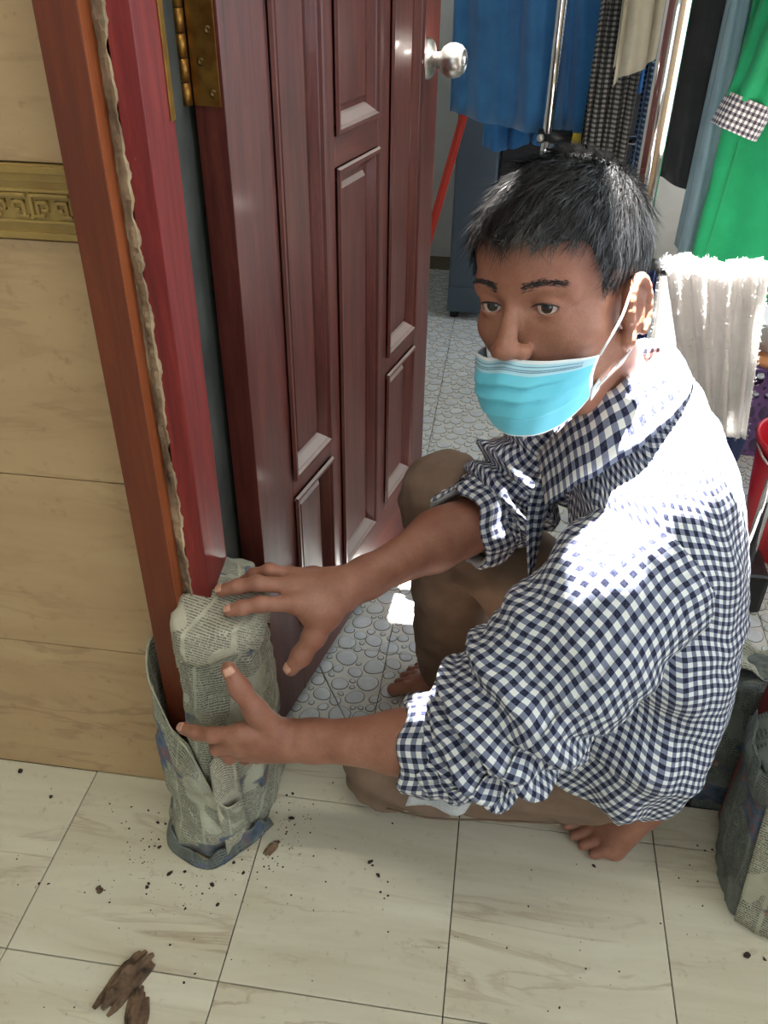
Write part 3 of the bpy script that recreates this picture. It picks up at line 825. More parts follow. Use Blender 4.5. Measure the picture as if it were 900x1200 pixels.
# ---- hair: dark under-layer and thousands of short strands
HLf = np.array([-.14, -.10, -.06, -.035, -.022, -.008, .006, .018, .026, .04, .055, .075, .13])
HLu = np.array([-.078, -.078, -.072, -.040, -.006, .014, .010, -.016, -.014, .028, .054, .062, .070])
def hairline(f, l): return np.interp(f, HLf, HLu)+.004*np.sin(l*130)*(f > .05)
HAIR = SDF(); HAIR.ell(hd(-.016, 0, .044), (.1035, .0812, .0875), .02, HB); HAIR.ell(hd(.030, 0, .046), (.0615, .0640, .0545), .03, HB)
HAIR.cap(hd(-.035, 0, -.03), hd(-.045, 0, -.062), .052, .050, .03)
def hair_fn(P, cc, cr):
    d = HAIR.ev(P); q = (P-HO)@HB.T
    lift = .0016*vnoise(q*42, 3)
    e = (hairline(q[:, 0], q[:, 1])-q[:, 2])*.75
    return np.maximum(d+lift, e)
Vh, Qh = surface_nets(hair_fn, HO-.17, HO+.17, .003)
hair = np_mesh('hair', Vh, Qh, M['scalp_hair'], person)
hair['label'] = 'short straight black hair'
rng = np.random.RandomState(5)
q = (Vh-HO)@HB.T
g = np.stack([hair_fn(Vh+np.eye(3)[k]*.002, None, None)-hair_fn(Vh-np.eye(3)[k]*.002, None, None) for k in range(3)], 1)
g /= np.linalg.norm(g, axis=1)[:, None]; gl = g@HB.T
outer = (HAIR.ev(Vh) > -.004) & (q[:, 2] > hairline(q[:, 0], q[:, 1])+.0005)
idx = np.where(outer)[0]; pick = rng.choice(idx, 15000)
def strands(name, roots, nrm, flow, length, width, mat, parent, curl=.5):
    """tapering three-segment ribbons with a bend"""
    n = len(roots); seg = 4
    side = np.cross(flow, nrm); side /= np.linalg.norm(side, axis=1)[:, None]+1e-9
    V = np.zeros((n, seg*2-1, 3)); 
    for k in range(seg):
        t = k/(seg-1)
        p = roots+length[:, None]*(nrm*(t*(1-.55*t*curl*2))[..., None] if np.ndim(t) else nrm*(t*(1-.55*t)))*.75+flow*length[:, None]*(t*(.45+.55*t))
        wv = width[:, None]*(1-.75*t)
        if k < seg-1: V[:, 2*k] = p-side*wv; V[:, 2*k+1] = p+side*wv
        else: V[:, 2*k] = p
    F = []
    for i in range(n):
        o = i*(seg*2-1)
        for k in range(seg-2): F.append((o+2*k, o+2*k+1, o+2*k+3, o+2*k+2))
        F.append((o+2*(seg-2), o+2*(seg-2)+1, o+2*(seg-1)))
    return mesh(name, V.reshape(-1, 3), F, mat, parent)
P0 = q[pick]; N0 = gl[pick]
crown = np.array([-.055, .015, .13])
fl = P0-crown; fl[:, 0] += .035+.10*np.clip(P0[:, 2]-.06, 0, .1)/.1; fl[:, 2] -= .03*(np.abs(P0[:, 1]) > .05)
clump = np.stack([vnoise(P0*np.array([60, 95, 60]), 11), vnoise(P0*np.array([60, 95, 60]), 12), vnoise(P0*60, 13)], 1)
fl = fl/np.linalg.norm(fl, axis=1)[:, None]+clump*.38+rng.normal(size=P0.shape)*.10
fl -= N0*(fl*N0).sum(1)[:, None]; fl /= np.linalg.norm(fl, axis=1)[:, None]
topness = np.clip((P0[:, 2]+.02)/.10, 0, 1)
ln = (.007+.021*topness)*(.7+.6*rng.rand(len(P0)))*(1+.25*clump[:, 2])
nrm_w = N0*(.35+.25*rng.rand(len(P0)))[:, None]+rng.normal(size=P0.shape)*.08
st = strands('hair_strands', Vh[pick], nrm_w@HB, fl@HB, ln, np.full(len(P0), .00042), M['hair'], hair)

# eyebrows and stubble
for s in (-1, 1):
    t = rng.rand(300); l = .012+.036*t; u = .0205+.0060*np.sin(t*2.5)-.003*t+rng.normal(size=300)*.0020*(1-.5*t)
    ft = .094-.012*t-.010*t**3
    R0 = np.array([hd(a, s*b, c) for a, b, c in zip(ft, l, u)])
    for _ in range(6):
        d = body_fn(R0, None, None); gr = np.stack([(body_fn(R0+np.eye(3)[k]*.0015, None, None)-d)/.0015 for k in range(3)], 1); R0 = R0-gr*d[:, None]*.8
    gr /= np.linalg.norm(gr, axis=1)[:, None]
    fl = np.array([(-.25, s*.8, .25-.5*k) for k in t])+rng.normal(size=(300, 3))*.15
    strands('eyebrow', R0, gr*.35, fl@HB, .0045+.003*rng.rand(300), np.full(300, .00026), M['hair'], body)

# ---- face mask
mask = empty('face_mask', tuple(hd(.09, 0, -.08)), person)
def face_dist_prof(v):
    pass
nu, nv = 49, 52
tops, bots = [], []
V = []; fmm = []
for j in range(nv):
    v = j/(nv-1)
    for i in range(nu):
        s = (i/(nu-1)-.5)*2                       # -1 his right .. 1 his left
        a = s*1.36
        edge = abs(s)**2.2
        u_top = -.047-.006*edge+.004*math.cos(s*PI*2)*(1-edge)*0
        u_bot = -.128+.034*edge
        u = u_top+(u_bot-u_top)*v
        bulge = math.sin(PI*min(1, v*1.02))*.5+.5
        rf = .078+.030*math.sin(PI*(.18+.62*v))-.020*max(0, v-.55)
        rl = .0685-.010*v
        f = .012+rf*math.cos(a)**.72 if math.cos(a) > 0 else .012
        l = rl*math.sin(a)*1.0
        pleat = 0
        for pv in (.30, .50, .70):
            w_ = v-pv-.015*math.sin(s*2.5+pv*9)
            if w_ < 0: pleat += .0045*math.exp(w_/.07)*(1-edge*.85)
        V.append(hd(f+pleat+.0008*math.sin(s*17+v*9), l, u-.012*math.cos(a)*0+.004*math.exp(-(s/.16)**2)*(1-v)))
F = grid_faces(nu, nv); fmat = []
for j in range(nv-1):
    for i in range(nu-1):
        s = abs(((i+.5)/(nu-1)-.5)*2); v = (j+.5)/(nv-1)
        fmat.append(2 if (s > .955 or v < .03 or v > .975) else (1 if v < .17 else 0))
mp = mesh('mask_panel', V, F, None, mask, mats=[M['mask_blue'], M['mask_pale'], M['elastic']], fm=fmat); solidify(mp, .0012)
mp['label'] = 'pleated pale blue panel with a white bound edge'
MV = np.array(V).reshape(nv, nu, 3)
# dotted weld lines under the upper edge
D = []; DF = []
for row in (.075, .115, .135):
    j = row*(nv-1); j0 = int(j); t = j-j0
    for i in range(5, (nu-5)*3):
        ii = i/3; i0 = int(ii)
        if i0 >= nu-4 or i % 1: continue
        s2 = ii-i0
        p = (MV[j0, i0]*(1-s2)+MV[j0, i0+1]*s2)*(1-t)+(MV[j0+1, i0]*(1-s2)+MV[j0+1, i0+1]*s2)*t
        tu = MV[j0, i0+1]-MV[j0, i0]; tu /= np.linalg.norm(tu); tv = MV[j0+1, i0]-MV[j0, i0]; tv /= np.linalg.norm(tv)
        nn = np.cross(tu, tv); nn /= np.linalg.norm(nn); nn *= 1 if nn@HB[0] > 0 else -1
        o = len(D); p = p+nn*.0010
        D += [p-tu*.0005-tv*.00042, p+tu*.0005-tv*.00042, p+tu*.0005+tv*.00042, p-tu*.0005+tv*.00042]; DF.append((o, o+1, o+2, o+3))
ws = mesh('weld_dots', D, DF, M['stitch'], mask, smooth=False); ws['kind'] = 'stuff'
# ear loops and the little ear-loop tabs
for s, col in ((1, nu-1), (-1, 0)):
    up, lo_ = MV[1, col], MV[nv-2, col]
    tube('ear_loop', [up, (up+hd(.006, s*.083, .012))/2+HB[1]*s*.006, hd(.004, s*.084, .008), hd(-.012, s*.083, .0155), hd(-.028, s*.076, -.004), hd(-.028, s*.074, -.03), hd(-.008, s*.078, -.056), (lo_+hd(-.004, s*.078, -.052))/2+HB[1]*s*.004, lo_], .0013, M['elastic'], mask, 8, 50)
    cpt = MV[nv-2, col]; e1 = MV[nv-2, col]-MV[nv-2, col-(1 if s > 0 else -1)]; e1 /= np.linalg.norm(e1); e2 = MV[nv-1, col]-MV[nv-8, col]; e2 /= np.linalg.norm(e2)
    nn = np.cross(e1, e2); nn *= 1 if nn@HB[1]*s > 0 else -1
    Vt = [cpt+e1*x+e2*y+nn*.0015 for y in (-.008, 0, .006) for x in (-.004, .004, .012)]
    o = mesh('loop_tab', Vt, grid_faces(3, 3), M['elastic'], mask); solidify(o, .001)

# ---- trousers
TR = SDF()
TR.ell((.822, .085, .20), (.105, .150, .100), .04)
TR.cap((.80, .02, .185), (.490, .030, .084), .092, .068, .05); TR.cap((.480, .030, .076), (.790, .008, .108), .064, .056, .03)
TR.cap((.80, .165, .21), (.535, .286, .415), .092, .068, .05); TR.cap((.533, .287, .412), (.560, .300, .110), .068, .064, .03)
TR.cap((.560, .300, .14), (.566, .302, .045), .064, .066, .02)
def tr_fn(P, cc, cr):
    d = TR.ev(P, cc, cr)
    # folds around the bent knees and down the shin
    w = .0030*vnoise(P*np.array([7, 7, 13]), 21)+.0022*vnoise(P*np.array([17, 15, 9]), 22)
    kr = P-np.array([.60, .27, .36]); ph = kr@np.array([.5, .2, -.85])
    w += .006*np.sin(ph*85+3*np.sin(kr[:, 1]*22))*np.exp(-(kr**2).sum(1)/.014)
    kl = P-np.array([.56, -.01, .06]); ph = kl@np.array([.25, .2, .95])
    w += .005*np.sin(ph*120+2*np.sin(kl[:, 0]*16))*np.exp(-(kl**2).sum(1)/.03)
    d = d+w
    return np.maximum(d, (.004-P[:, 2]-10*(P[:, 1] > .2)*.0026)*1.0)
Vt, Qt = surface_nets(tr_fn, (.39, -.13, -.035), (1.02, .42, .52), .0042)
tro = np_mesh('trousers', Vt, Qt, M['trousers'], person); tro['label'] = 'worn taupe cotton trousers'
# knee seam of the kneeling leg
tube('trouser_seam', [(.74, -.082, .13), (.65, -.071, .105), (.56, -.062, .078), (.49, -.044, .062)], .0016, M['trousers'], tro, 6, 24)

# ---- shirt
shirt = empty('shirt', (.82, .09, .1), person)
shirt['label'] = 'blue and white gingham shirt with rolled sleeves'
def frames(P, ref):
    T_ = np.gradient(P, axis=0); T_ /= np.linalg.norm(T_, axis=1)[:, None]
    A = ref-T_*(ref@T_.T)[:, None] if ref.ndim == 1 else ref
    A /= np.linalg.norm(A, axis=1)[:, None]
    return T_, A, np.cross(T_, A)
def garment(name, ctrl, nring, nang, ref, disp, mat, parent, uvR, ang0=0.0, closed=True, arc=2*PI, ex=2.0, v0=0.0):
    """ctrl rows: x y z, radius to the side, front radius, back radius; angle 0 looks along ref"""
    Q = catmull(np.array(ctrl, float), nring); P = Q[:, :3]
    T_, A, C_ = frames(P, np.asarray(ref, float))
    s = np.concatenate([[0], np.cumsum(np.linalg.norm(np.diff(P, axis=0), axis=1))])
    m = nang+1; V = np.zeros((nring, m, 3)); U = np.zeros((nring, m, 2))
    for j in range(nring):
        for i in range(m):
            th = ang0+arc*i/nang; c, sn = math.cos(th), math.sin(th)
            rs = Q[j, 3]; rf = Q[j, 4] if sn < 0 else Q[j, 5]
            cc = math.copysign(abs(c)**(2/ex), c); ss = math.copysign(abs(sn)**(2/ex), sn)
            V[j, i] = P[j]+A[j]*rs*cc+C_[j]*rf*ss
            U[j, i] = (uvR*th, s[j]+v0)
    N_ = np.cross(np.gradient(V, axis=1), np.gradient(V, axis=0)); N_ /= np.linalg.norm(N_, axis=2)[..., None]+1e-9
    ctr = P[:, None, :]; sg = np.sign(((V-ctr)*N_).sum(2).mean()); N_ *= sg
    if closed and abs(arc-2*PI) < 1e-6: N_[:, -1] = N_[:, 0]
    tt = np.linspace(0, 1, nring)[:, None]*np.ones((1, m)); th = (ang0+arc*np.arange(m)/nang)[None, :]*np.ones((nring, 1))
    V = V+N_*disp(tt, th, V)[..., None]
    U[1:, :, 1] = v0+np.cumsum(np.linalg.norm(np.diff(V, axis=0), axis=2), axis=0); U[0, :, 1] = v0      # weft follows the folded cloth
    return V, U, mesh(name, V.reshape(-1, 3), grid_faces(m, nring), mat, parent, uv=U.reshape(-1, 2))
def wr(V, sc, seed): return vnoise(V.reshape(-1, 3)*np.asarray(sc), seed).reshape(V.shape[:2])
def disp_body(t, th, V):
    d = .0045*wr(V, (6, 6, 9), 31)+.0028*wr(V, (14, 14, 10), 32)
    # long drapes at the side towards the hem, bunched by the hip
    d += .007*np.sin(th*9+5*t+2*np.sin(t*9))*np.clip(.42-t, 0, .42)/.42
    # drag folds from the armpit across the flank
    d += .0095*np.sin((t*34+th*3.2))*np.exp(-((th+.15)/.75)**2)*np.exp(-((t-.40)/.17)**2)
    return d
sp = [(.785, .058, .142, .142, .152, .088), (.810, .066, .182, .172, .168, .098), (.838, .080, .25, .196, .165, .100), (.842, .088, .35, .194, .140, .104), (.824, .093, .47, .198, .115, .108),
      (.800, .096, .575, .202, .100, .102), (.782, .097, .630, .196, .090, .092), (.768, .097, .672, .160, .080, .080), (.757, .096, .704, .098, .066, .068), (.748, .094, .722, .066, .060, .060)]
# ref: his left (-y); front is the -x side
VB, UB, torso = garment('shirt_body', sp, 110, 150, (0, -1, 0), disp_body, M['gingham'], shirt, .155, ang0=-PI, ex=2.25)
solidify(torso, .0012)
def disp_sl(t, th, V):
    d = .004*wr(V, (8, 8, 8), 41)+.003*wr(V, (17, 17, 17), 42)
    el = np.exp(-((t-.66)/.2)**2)
    d += (.013*np.sin(t*52+1.6*np.sin(th*2+.6)+th*1.1)+.006*np.sin(t*95-th*2.0+1))*el
    d += .004*np.sin(t*26+th*2)*np.exp(-((t-.3)/.2)**2)
    return d
slL = [(.785, -.040, .570, .072, .082, .082), (.765, -.070, .562, .082, .088, .088), (.722, -.100, .505, .088, .092, .092), (.674, -.116, .430, .090, .092, .092),
       (.634, -.120, .362, .088, .086, .086), (.598, -.118, .318, .078, .074, .074), (.556, -.115, .298, .064, .060, .060)]
VL, UL, sleeveL = garment('sleeve', slL, 84, 72, (0, -1, .2), disp_sl, M['gingham'], shirt, .082, v0=.004)
solidify(sleeveL, .0012)
slR = [(.765, .215, .620, .090, .09, .09), (.740, .262, .605, .086, .086, .086), (.700, .270, .550, .080, .080, .080), (.655, .252, .490, .076, .076, .076), (.612, .226, .443, .072, .070, .070), (.590, .206, .438, .066, .064, .064)]
VR, UR, sleeveR = garment('sleeve', slR, 60, 64, (0, -1, .2), disp_sl, M['gingham'], shirt, .078, v0=.011)
solidify(sleeveR, .0012)
# rolled cuffs: an outer turn-up in gingham with the pale wrong side showing at the mouth
def cuff(P, r, seed, nin):
    n = 56; prof = [(0.0, 1.10), (.006, 1.20), (.02, 1.235), (.04, 1.215), (.054, 1.17), (.058, 1.08), (.054, 1.0), (.040, .93)]
    P = np.asarray(P, float); d = P[1]-P[0]; d /= np.linalg.norm(d)
    a = np.cross(d, [0, 0, 1]); a /= np.linalg.norm(a); b = np.cross(a, d)
    V = np.zeros((len(prof), n+1, 3)); U = np.zeros((len(prof), n+1, 2)); acc = 0
    for j, (x, k) in enumerate(prof):
        if j: acc += math.hypot(prof[j][0]-prof[j-1][0], (prof[j][1]-prof[j-1][1])*r)
        for i in range(n+1):
            th = 2*PI*i/n
            rr = r*k*(1+.05*math.sin(3*th+seed)+.035*math.sin(7*th+seed*2+j*.4)+.02*math.sin(13*th+j))
            xx = x+.006*math.sin(2*th+seed)+.004*math.sin(5*th+seed*3)
            V[j, i] = P[0]+d*xx+(a*math.cos(th)+b*math.sin(th))*rr; U[j, i] = (th*r*1.15, acc)
    F = grid_faces(n+1, len(prof)); fm = [0]*(n*5)+[1]*(n*(len(prof)-1-5))
    o = mesh('rolled_cuff', V.reshape(-1, 3), F, None, shirt, uv=U.reshape(-1, 2), mats=[M['gingham'], M['gingham_inside']], fm=fm)
    solidify(o, .0012); return o
cuff([(.582, -.116, .306), (.500, -.112, .288)], .054, 1.0, 0)
cuff([(.603, .216, .437), (.548, .160, .436)], .054, 2.2, 0)
# loose pale lining flap under the near cuff
Vf = []
for j in range(8):
    for i in range(10):
        u, v = i/9, j/7
        Vf.append((.540+.075*u-.012*v, -.150-.010*v+.006*math.sin(u*6), .272-.012*u-.040*v*(1-.4*u)+.003*math.sin(u*9+v*3)))
o = mesh('sleeve_lining', Vf, grid_faces(10, 8), M['gingham_inside'], shirt); solidify(o, .001)
# collar: stand and fall around the neck, points at the front
fold = catmull([(.650, .052, .640), (.668, .030, .686), (.694, .010, .730), (.720, .014, .756), (.745, .036, .770), (.770, .066, .777), (.784, .098, .774), (.778, .135, .764), (.762, .166, .748), (.724, .168, .716), (.692, .145, .682), (.668, .112, .645)], 70)
edge_ = catmull([(.664, -.004, .604), (.684, -.020, .640), (.712, -.034, .676), (.748, -.030, .708), (.778, -.002, .724), (.806, .045, .732), (.817, .098, .733), (.810, .15, .722), (.780, .195, .702), (.735, .215, .680), (.690, .19, .645), (.662, .16, .610)], 70)
inner = catmull([(.660, .062, .628), (.676, .042, .664), (.700, .030, .700), (.726, .034, .722), (.748, .048, .736), (.772, .072, .742), (.784, .098, .740), (.778, .128, .732), (.756, .150, .718), (.726, .150, .694), (.700, .132, .666), (.676, .108, .634)], 70)
V = []; U = []
sarc = np.concatenate([[0], np.cumsum(np.linalg.norm(np.diff(fold, axis=0), axis=1))])
rowsC = [inner, inner*.4+fold*.6]+[fold]+[fold*(1-t)+edge_*t+np.array([0, 0, .006*math.sin(t*PI)]) for t in (.12, .3, .5, .7, .85, 1.0)]
vv = [-.04, -.016, 0, .006, .016, .026, .036, .043, .050]
for r_, v_ in zip(rowsC, vv):
    for k in range(70): V.append(r_[k]+np.array([0, 0, .0015*math.sin(k*.9)])); U.append((sarc[k], v_))
col = mesh('collar', V, grid_faces(70, len(rowsC)), M['gingham'], shirt, uv=U); solidify(col, .0016)
# front placket edge hanging open below the collar
V = []; U = []
for j in range(24):
    t = j/23
    p = np.array([.690, .055, .672])*(1-t)+np.array([.668, .045, .40])*t
    for i in range(5):
        u = i/4
        V.append(p+np.array([-.010-.014*math.sin(t*5)*u-.012*u, -.022*u-.004*math.sin(t*11), .004*math.sin(u*5+t*8)])); U.append((u*.03, t*.27))
pl = mesh('placket', V, grid_faces(5, 24), M['gingham'], shirt, uv=U); solidify(pl, .0014)

# ================================================================== PROPS
def poly_ring(ctrl, n):
    """closed smooth-cornered ring: n points (x,y) through the polygon"""
    C = np.asarray(ctrl, float); C2 = np.vstack([C, C[:1]])
    s = np.concatenate([[0], np.cumsum(np.linalg.norm(np.diff(C2, axis=0), axis=1))]); t = np.linspace(0, s[-1], n, endpoint=False)
    P = np.stack([np.interp(t, s, C2[:, k]) for k in (0, 1)], 1)
    for _ in range(2): P = (np.roll(P, 1, 0)+2*P+np.roll(P, -1, 0))/4
    return P, t
def crumple(P, amp, seed):
    a = np.abs(vnoise(P*np.array([11, 11, 8]), seed)); b = np.abs(vnoise(P*np.array([26, 26, 17]), seed+1))
    return amp*(.5-a)+amp*.45*(.5-b)
def wrap(name, levels, n, mat, parent, amp, seed, cap=None, flare=0.0):
    """paper skin: levels = [(z, footprint, inset z-slope fn)]"""
    V = []; U = []
    for z, ctrl, zf in levels:
        P, t = poly_ring(ctrl, n); c = P.mean(0)
        for k in range(n+1):
            p = P[k % n]; V.append((p[0], p[1], z+(zf(p[0], p[1]) if zf else 0))); U.append((t[k % n] if k < n else t[-1]+.004, z))
    V = np.array(V); m = n+1; L = len(levels)
    c = np.repeat(np.array([V[j*m:(j+1)*m].mean(0) for j in range(L)]), m, axis=0)
    o = V-c; o[:, 2] = 0; o /= np.linalg.norm(o, axis=1)[:, None]+1e-9
    V = V+o*crumple(V, amp, seed)[:, None]
    for j in range(L): V[j*m+n] = V[j*m]
    V[:, 2] = np.maximum(V[:, 2], .001) if flare == 0 else V[:, 2]
    F = grid_faces(m, L)
    if cap:
        i = len(V); V = np.vstack([V, [cap]]); U.append((.3, .6))
        F += [((L-1)*m+k, (L-1)*m+k+1, i) for k in range(n)]
    return mesh(name, V, F, mat, parent, uv=U, smooth=True)
def lerp_ctrl(a, b, t): return np.asarray(a)*(1-t)+np.asarray(b)*t
def sheet(name, pts, nu, nv, fn, mat, parent, amp=.003, seed=0, thick=.0008):
    V = []; U = []
    for j in range(nv):
        for i in range(nu): V.append(fn(i/(nu-1), j/(nv-1)))
    V = np.array(V, float); g = V.reshape(nv, nu, 3)
    N_ = np.cross(np.gradient(g, axis=1), np.gradient(g, axis=0)).reshape(-1, 3); N_ /= np.linalg.norm(N_, axis=1)[:, None]+1e-9
    V = V+N_*crumple(V, amp, seed)[:, None]
    du = np.linalg.norm(np.diff(g, axis=1), axis=2).mean()*(nu-1); dv = np.linalg.norm(np.diff(g, axis=0), axis=2).mean()*(nv-1)
    U = [(i/(nu-1)*du+seed*.31, -j/(nv-1)*dv) for j in range(nv) for i in range(nu)]
    o = mesh(name, V, grid_faces(nu, nv), mat, parent, uv=U); solidify(o, thick); return o

# ---- newspaper-wrapped foot of the hinge jamb
pk = empty('newspaper_wrapped_post_foot', (.23, -.02, 0))
tag(pk, 'grey newspaper wrapped around the hinge jamb foot under the person\'s hands', 'wrapped post')
base = [(.150, .004), (.147, -.060), (.170, -.104), (.237, -.124), (.300, -.046), (.304, .020), (.300, .070), (.200, .078)]
mid = [(.206, .004), (.206, -.044), (.210, -.082), (.238, -.100), (.304, -.052), (.306, .020), (.300, .066), (.215, .072)]
top = [(.207, .004), (.206, -.024), (.206, -.060), (.236, -.082), (.306, -.056), (.306, .010), (.296, .058), (.215, .060)]
in_ = [(.214, .0), (.210, -.022), (.212, -.046), (.240, -.060), (.294, -.046), (.296, .006), (.286, .050), (.222, .052)]
lv = []
for k in range(34):
    t = k/33; z = .002+.353*t
    b = lerp_ctrl(base, mid, min(1, (t/.48))**1.2) if t < .48 else lerp_ctrl(mid, top, (t-.48)/.52)
    lv.append((z, b, None))
for k, t in enumerate((.25, .5, .75, 1.0)):
    lv.append((.355+.055*t, lerp_ctrl(top, in_, t), lambda x, y, t=t: .016*t*(y+.03)/.05))
wrap('paper_wrap', lv, 120, M['paper'], pk, .0075, 51, cap=(.25, -.005, .424))
# cover sheet folded over the top, its ragged edge hanging in front
def f_cover(u, v):
    path = [(.205, -.018), (.208, -.070), (.238, -.092), (.310, -.062), (.3115, .010), (.305, .05)]
    C = catmull(path, 60); k = min(58, int(u*59)); t = u*59-k; p = C[k]*(1-t)+C[min(59, k+1)]*t
    ztop = .426-.05*max(0, -.03-p[1])
    drop = .055+.012*math.sin(u*9)+.006*math.sin(u*31)
    if v < .4:
        q = v/.4; c = np.array([.250, -.008]); pp = c*(1-q)+p*q
        return (pp[0], pp[1], ztop+.006*(1-q))
    q = (v-.4)/.6
    out = (p-np.array([.25, -.005])); out /= np.linalg.norm(out)
    pp = p+out*.004*math.sin(q*2.5)
    return (pp[0], pp[1], ztop-drop*q)
cov = sheet('paper_cover', None, 46, 20, f_cover, M['paper_light'], pk, .0065, 61)
for lp in cov.data.loops:
    co = cov.data.vertices[lp.vertex_index].co; cov.data.uv_layers[0].data[lp.index].uv = (co.x*.94-co.y*.3, co.z*.9+co.y*.8+co.x*.25)
# open flap hugging the casing board, its rim dropping to the front
rimc = catmull([(.150, .0, .330), (.145, -.030, .322), (.153, -.052, .283), (.176, -.066, .225), (.206, -.090, .205), (.238, -.108, .165), (.268, -.122, .118), (.286, -.100, .120)], 60)
basec = catmull([(.160, .0, .003), (.162, -.040, .003), (.168, -.085, .003), (.180, -.112, .003), (.205, -.124, .003), (.238, -.130, .003), (.266, -.104, .003), (.285, -.075, .003)], 60)
def f_flap(u, v):
    k = min(58, int(u*59)); t = u*59-k; a = rimc[k]*(1-t)+rimc[k+1]*t; b = basec[k]*(1-t)+basec[k+1]*t
    p = a*(1-v)+b*v; out = np.array([p[0]-.24, p[1], 0]); out /= np.linalg.norm(out)
    p = p+out*(.006*math.sin(v*PI)+.003*math.sin(v*11+u*9))*(v > 0); p[2] += .006*math.sin(u*23)*(1-v)
    return p
sheet('paper_flap', None, 50, 34, f_flap, M['paper'], pk, .007, 71)
# rolled rim of the flap
rim = [np.array(f_flap(u, 0)) for u in np.linspace(0, 1, 24)]
tube('flap_rim', rim, .0014, M['paper_light'], pk, 7)
# pale folded band down the front
def f_band(u, v):
    x = .250+.030*u*(1-.3*v)+.012*v; y = -.108-.016*v+.034*u
    return (x, y-.005-.004*math.sin(v*5), .19*(1-v)+.012+.010*math.sin(u*4))
sheet('paper_band', None, 10, 26, f_band, M['paper_light'], pk, .003, 81)
# wet cement-smeared skirt at the floor
def f_skirt(u, v):
    path = [(.158, -.070), (.176, -.114), (.238, -.136), (.280, -.092), (.306, -.050)]
    C = catmull(path, 40); k = min(38, int(u*39)); t = u*39-k; p = C[k]*(1-t)+C[k+1]*t
    out = p-np.array([.235, -.01]); out /= np.linalg.norm(out); p = p+out*(.010*v)
    return (p[0], p[1], .022*(1-v)*(1+.4*math.sin(u*11)+.3*math.sin(u*37))+.0015)
sheet('paper_skirt', None, 36, 8, f_skirt, M['paper_dark'], pk, .003, 91)

# ---- the other jamb foot, wrapped the same way and smeared with cement
pr_ = empty('newspaper_wrapped_post_foot', (1.06, -.04, 0))
tag(pr_, 'cement smeared newspaper bundle around the latch jamb foot beside the bare foot', 'wrapped post')
base2 = [(.992, .010), (.990, -.040), (1.000, -.098), (1.06, -.118), (1.13, -.105), (1.15, -.02), (1.14, .004), (1.05, .012)]
top2 = [(.976, .010), (.973, -.030), (.982, -.080), (1.05, -.092), (1.13, -.085), (1.14, -.02), (1.13, .004), (1.05, .012)]
in2 = [(1.0, .0), (1.0, -.020), (1.005, -.050), (1.05, -.060), (1.11, -.055), (1.12, -.02), (1.11, .0), (1.05, .005)]
lv = [(.002+.285*k/27, lerp_ctrl(base2, top2, k/27), None) for k in range(28)]+[(.287+.03*t, lerp_ctrl(top2, in2, t), None) for t in (.3, .6, 1)]
wrap('paper_wrap', lv, 110, M['paper_dark'], pr_, .010, 101, cap=(1.05, -.02, .318))
def f_fold(u, v):
    path = [(.972, .0), (.968, -.045), (.985, -.098), (1.06, -.122), (1.14, -.10)]
    C = catmull(path, 40); k = min(38, int(u*39)); t = u*39-k; p = C[k]*(1-t)+C[k+1]*t
    return (p[0]-.004*math.sin(v*3), p[1], .315-.05*u*(1-u)*2-.055*v+.008*math.sin(u*13))
sheet('paper_fold', None, 36, 10, f_fold, M['paper_dark'], pr_, .006, 111)
def f_panel(u, v): return (.984+.055*u+.010*v, -.088-.030*v-.028*u, .285*(1-v)+.012)
sheet('paper_panel', None, 12, 24, f_panel, M['paper'], pr_, .005, 121)

ps = empty('newspaper_sheet_bundle', (1.06, .13, ZB))
tag(ps, 'crumpled colour newspaper packed round the inner side of the latch jamb', 'newspaper')
base3 = [(.972, .084), (.966, .13), (.99, .185), (1.07, .20), (1.15, .19), (1.16, .084), (1.10, .080), (1.03, .080)]
top3 = [(.962, .086), (.958, .12), (.98, .155), (1.06, .165), (1.13, .16), (1.14, .086), (1.10, .082), (1.03, .082)]
lv = [(ZB+.004+.28*k/23, lerp_ctrl(base3, top3, k/23), None) for k in range(24)]
wrap('paper_wrap', lv, 100, M['paper_dark'], ps, .012, 131, cap=(1.05, .12, .275), flare=1)
def f_top(u, v): return (.958+.10*u, .10+.07*v, .272+.012*math.sin(u*7)+.008*math.sin(v*6+u*3))
sheet('paper_top', None, 20, 14, f_top, M['paper'], ps, .007, 141)

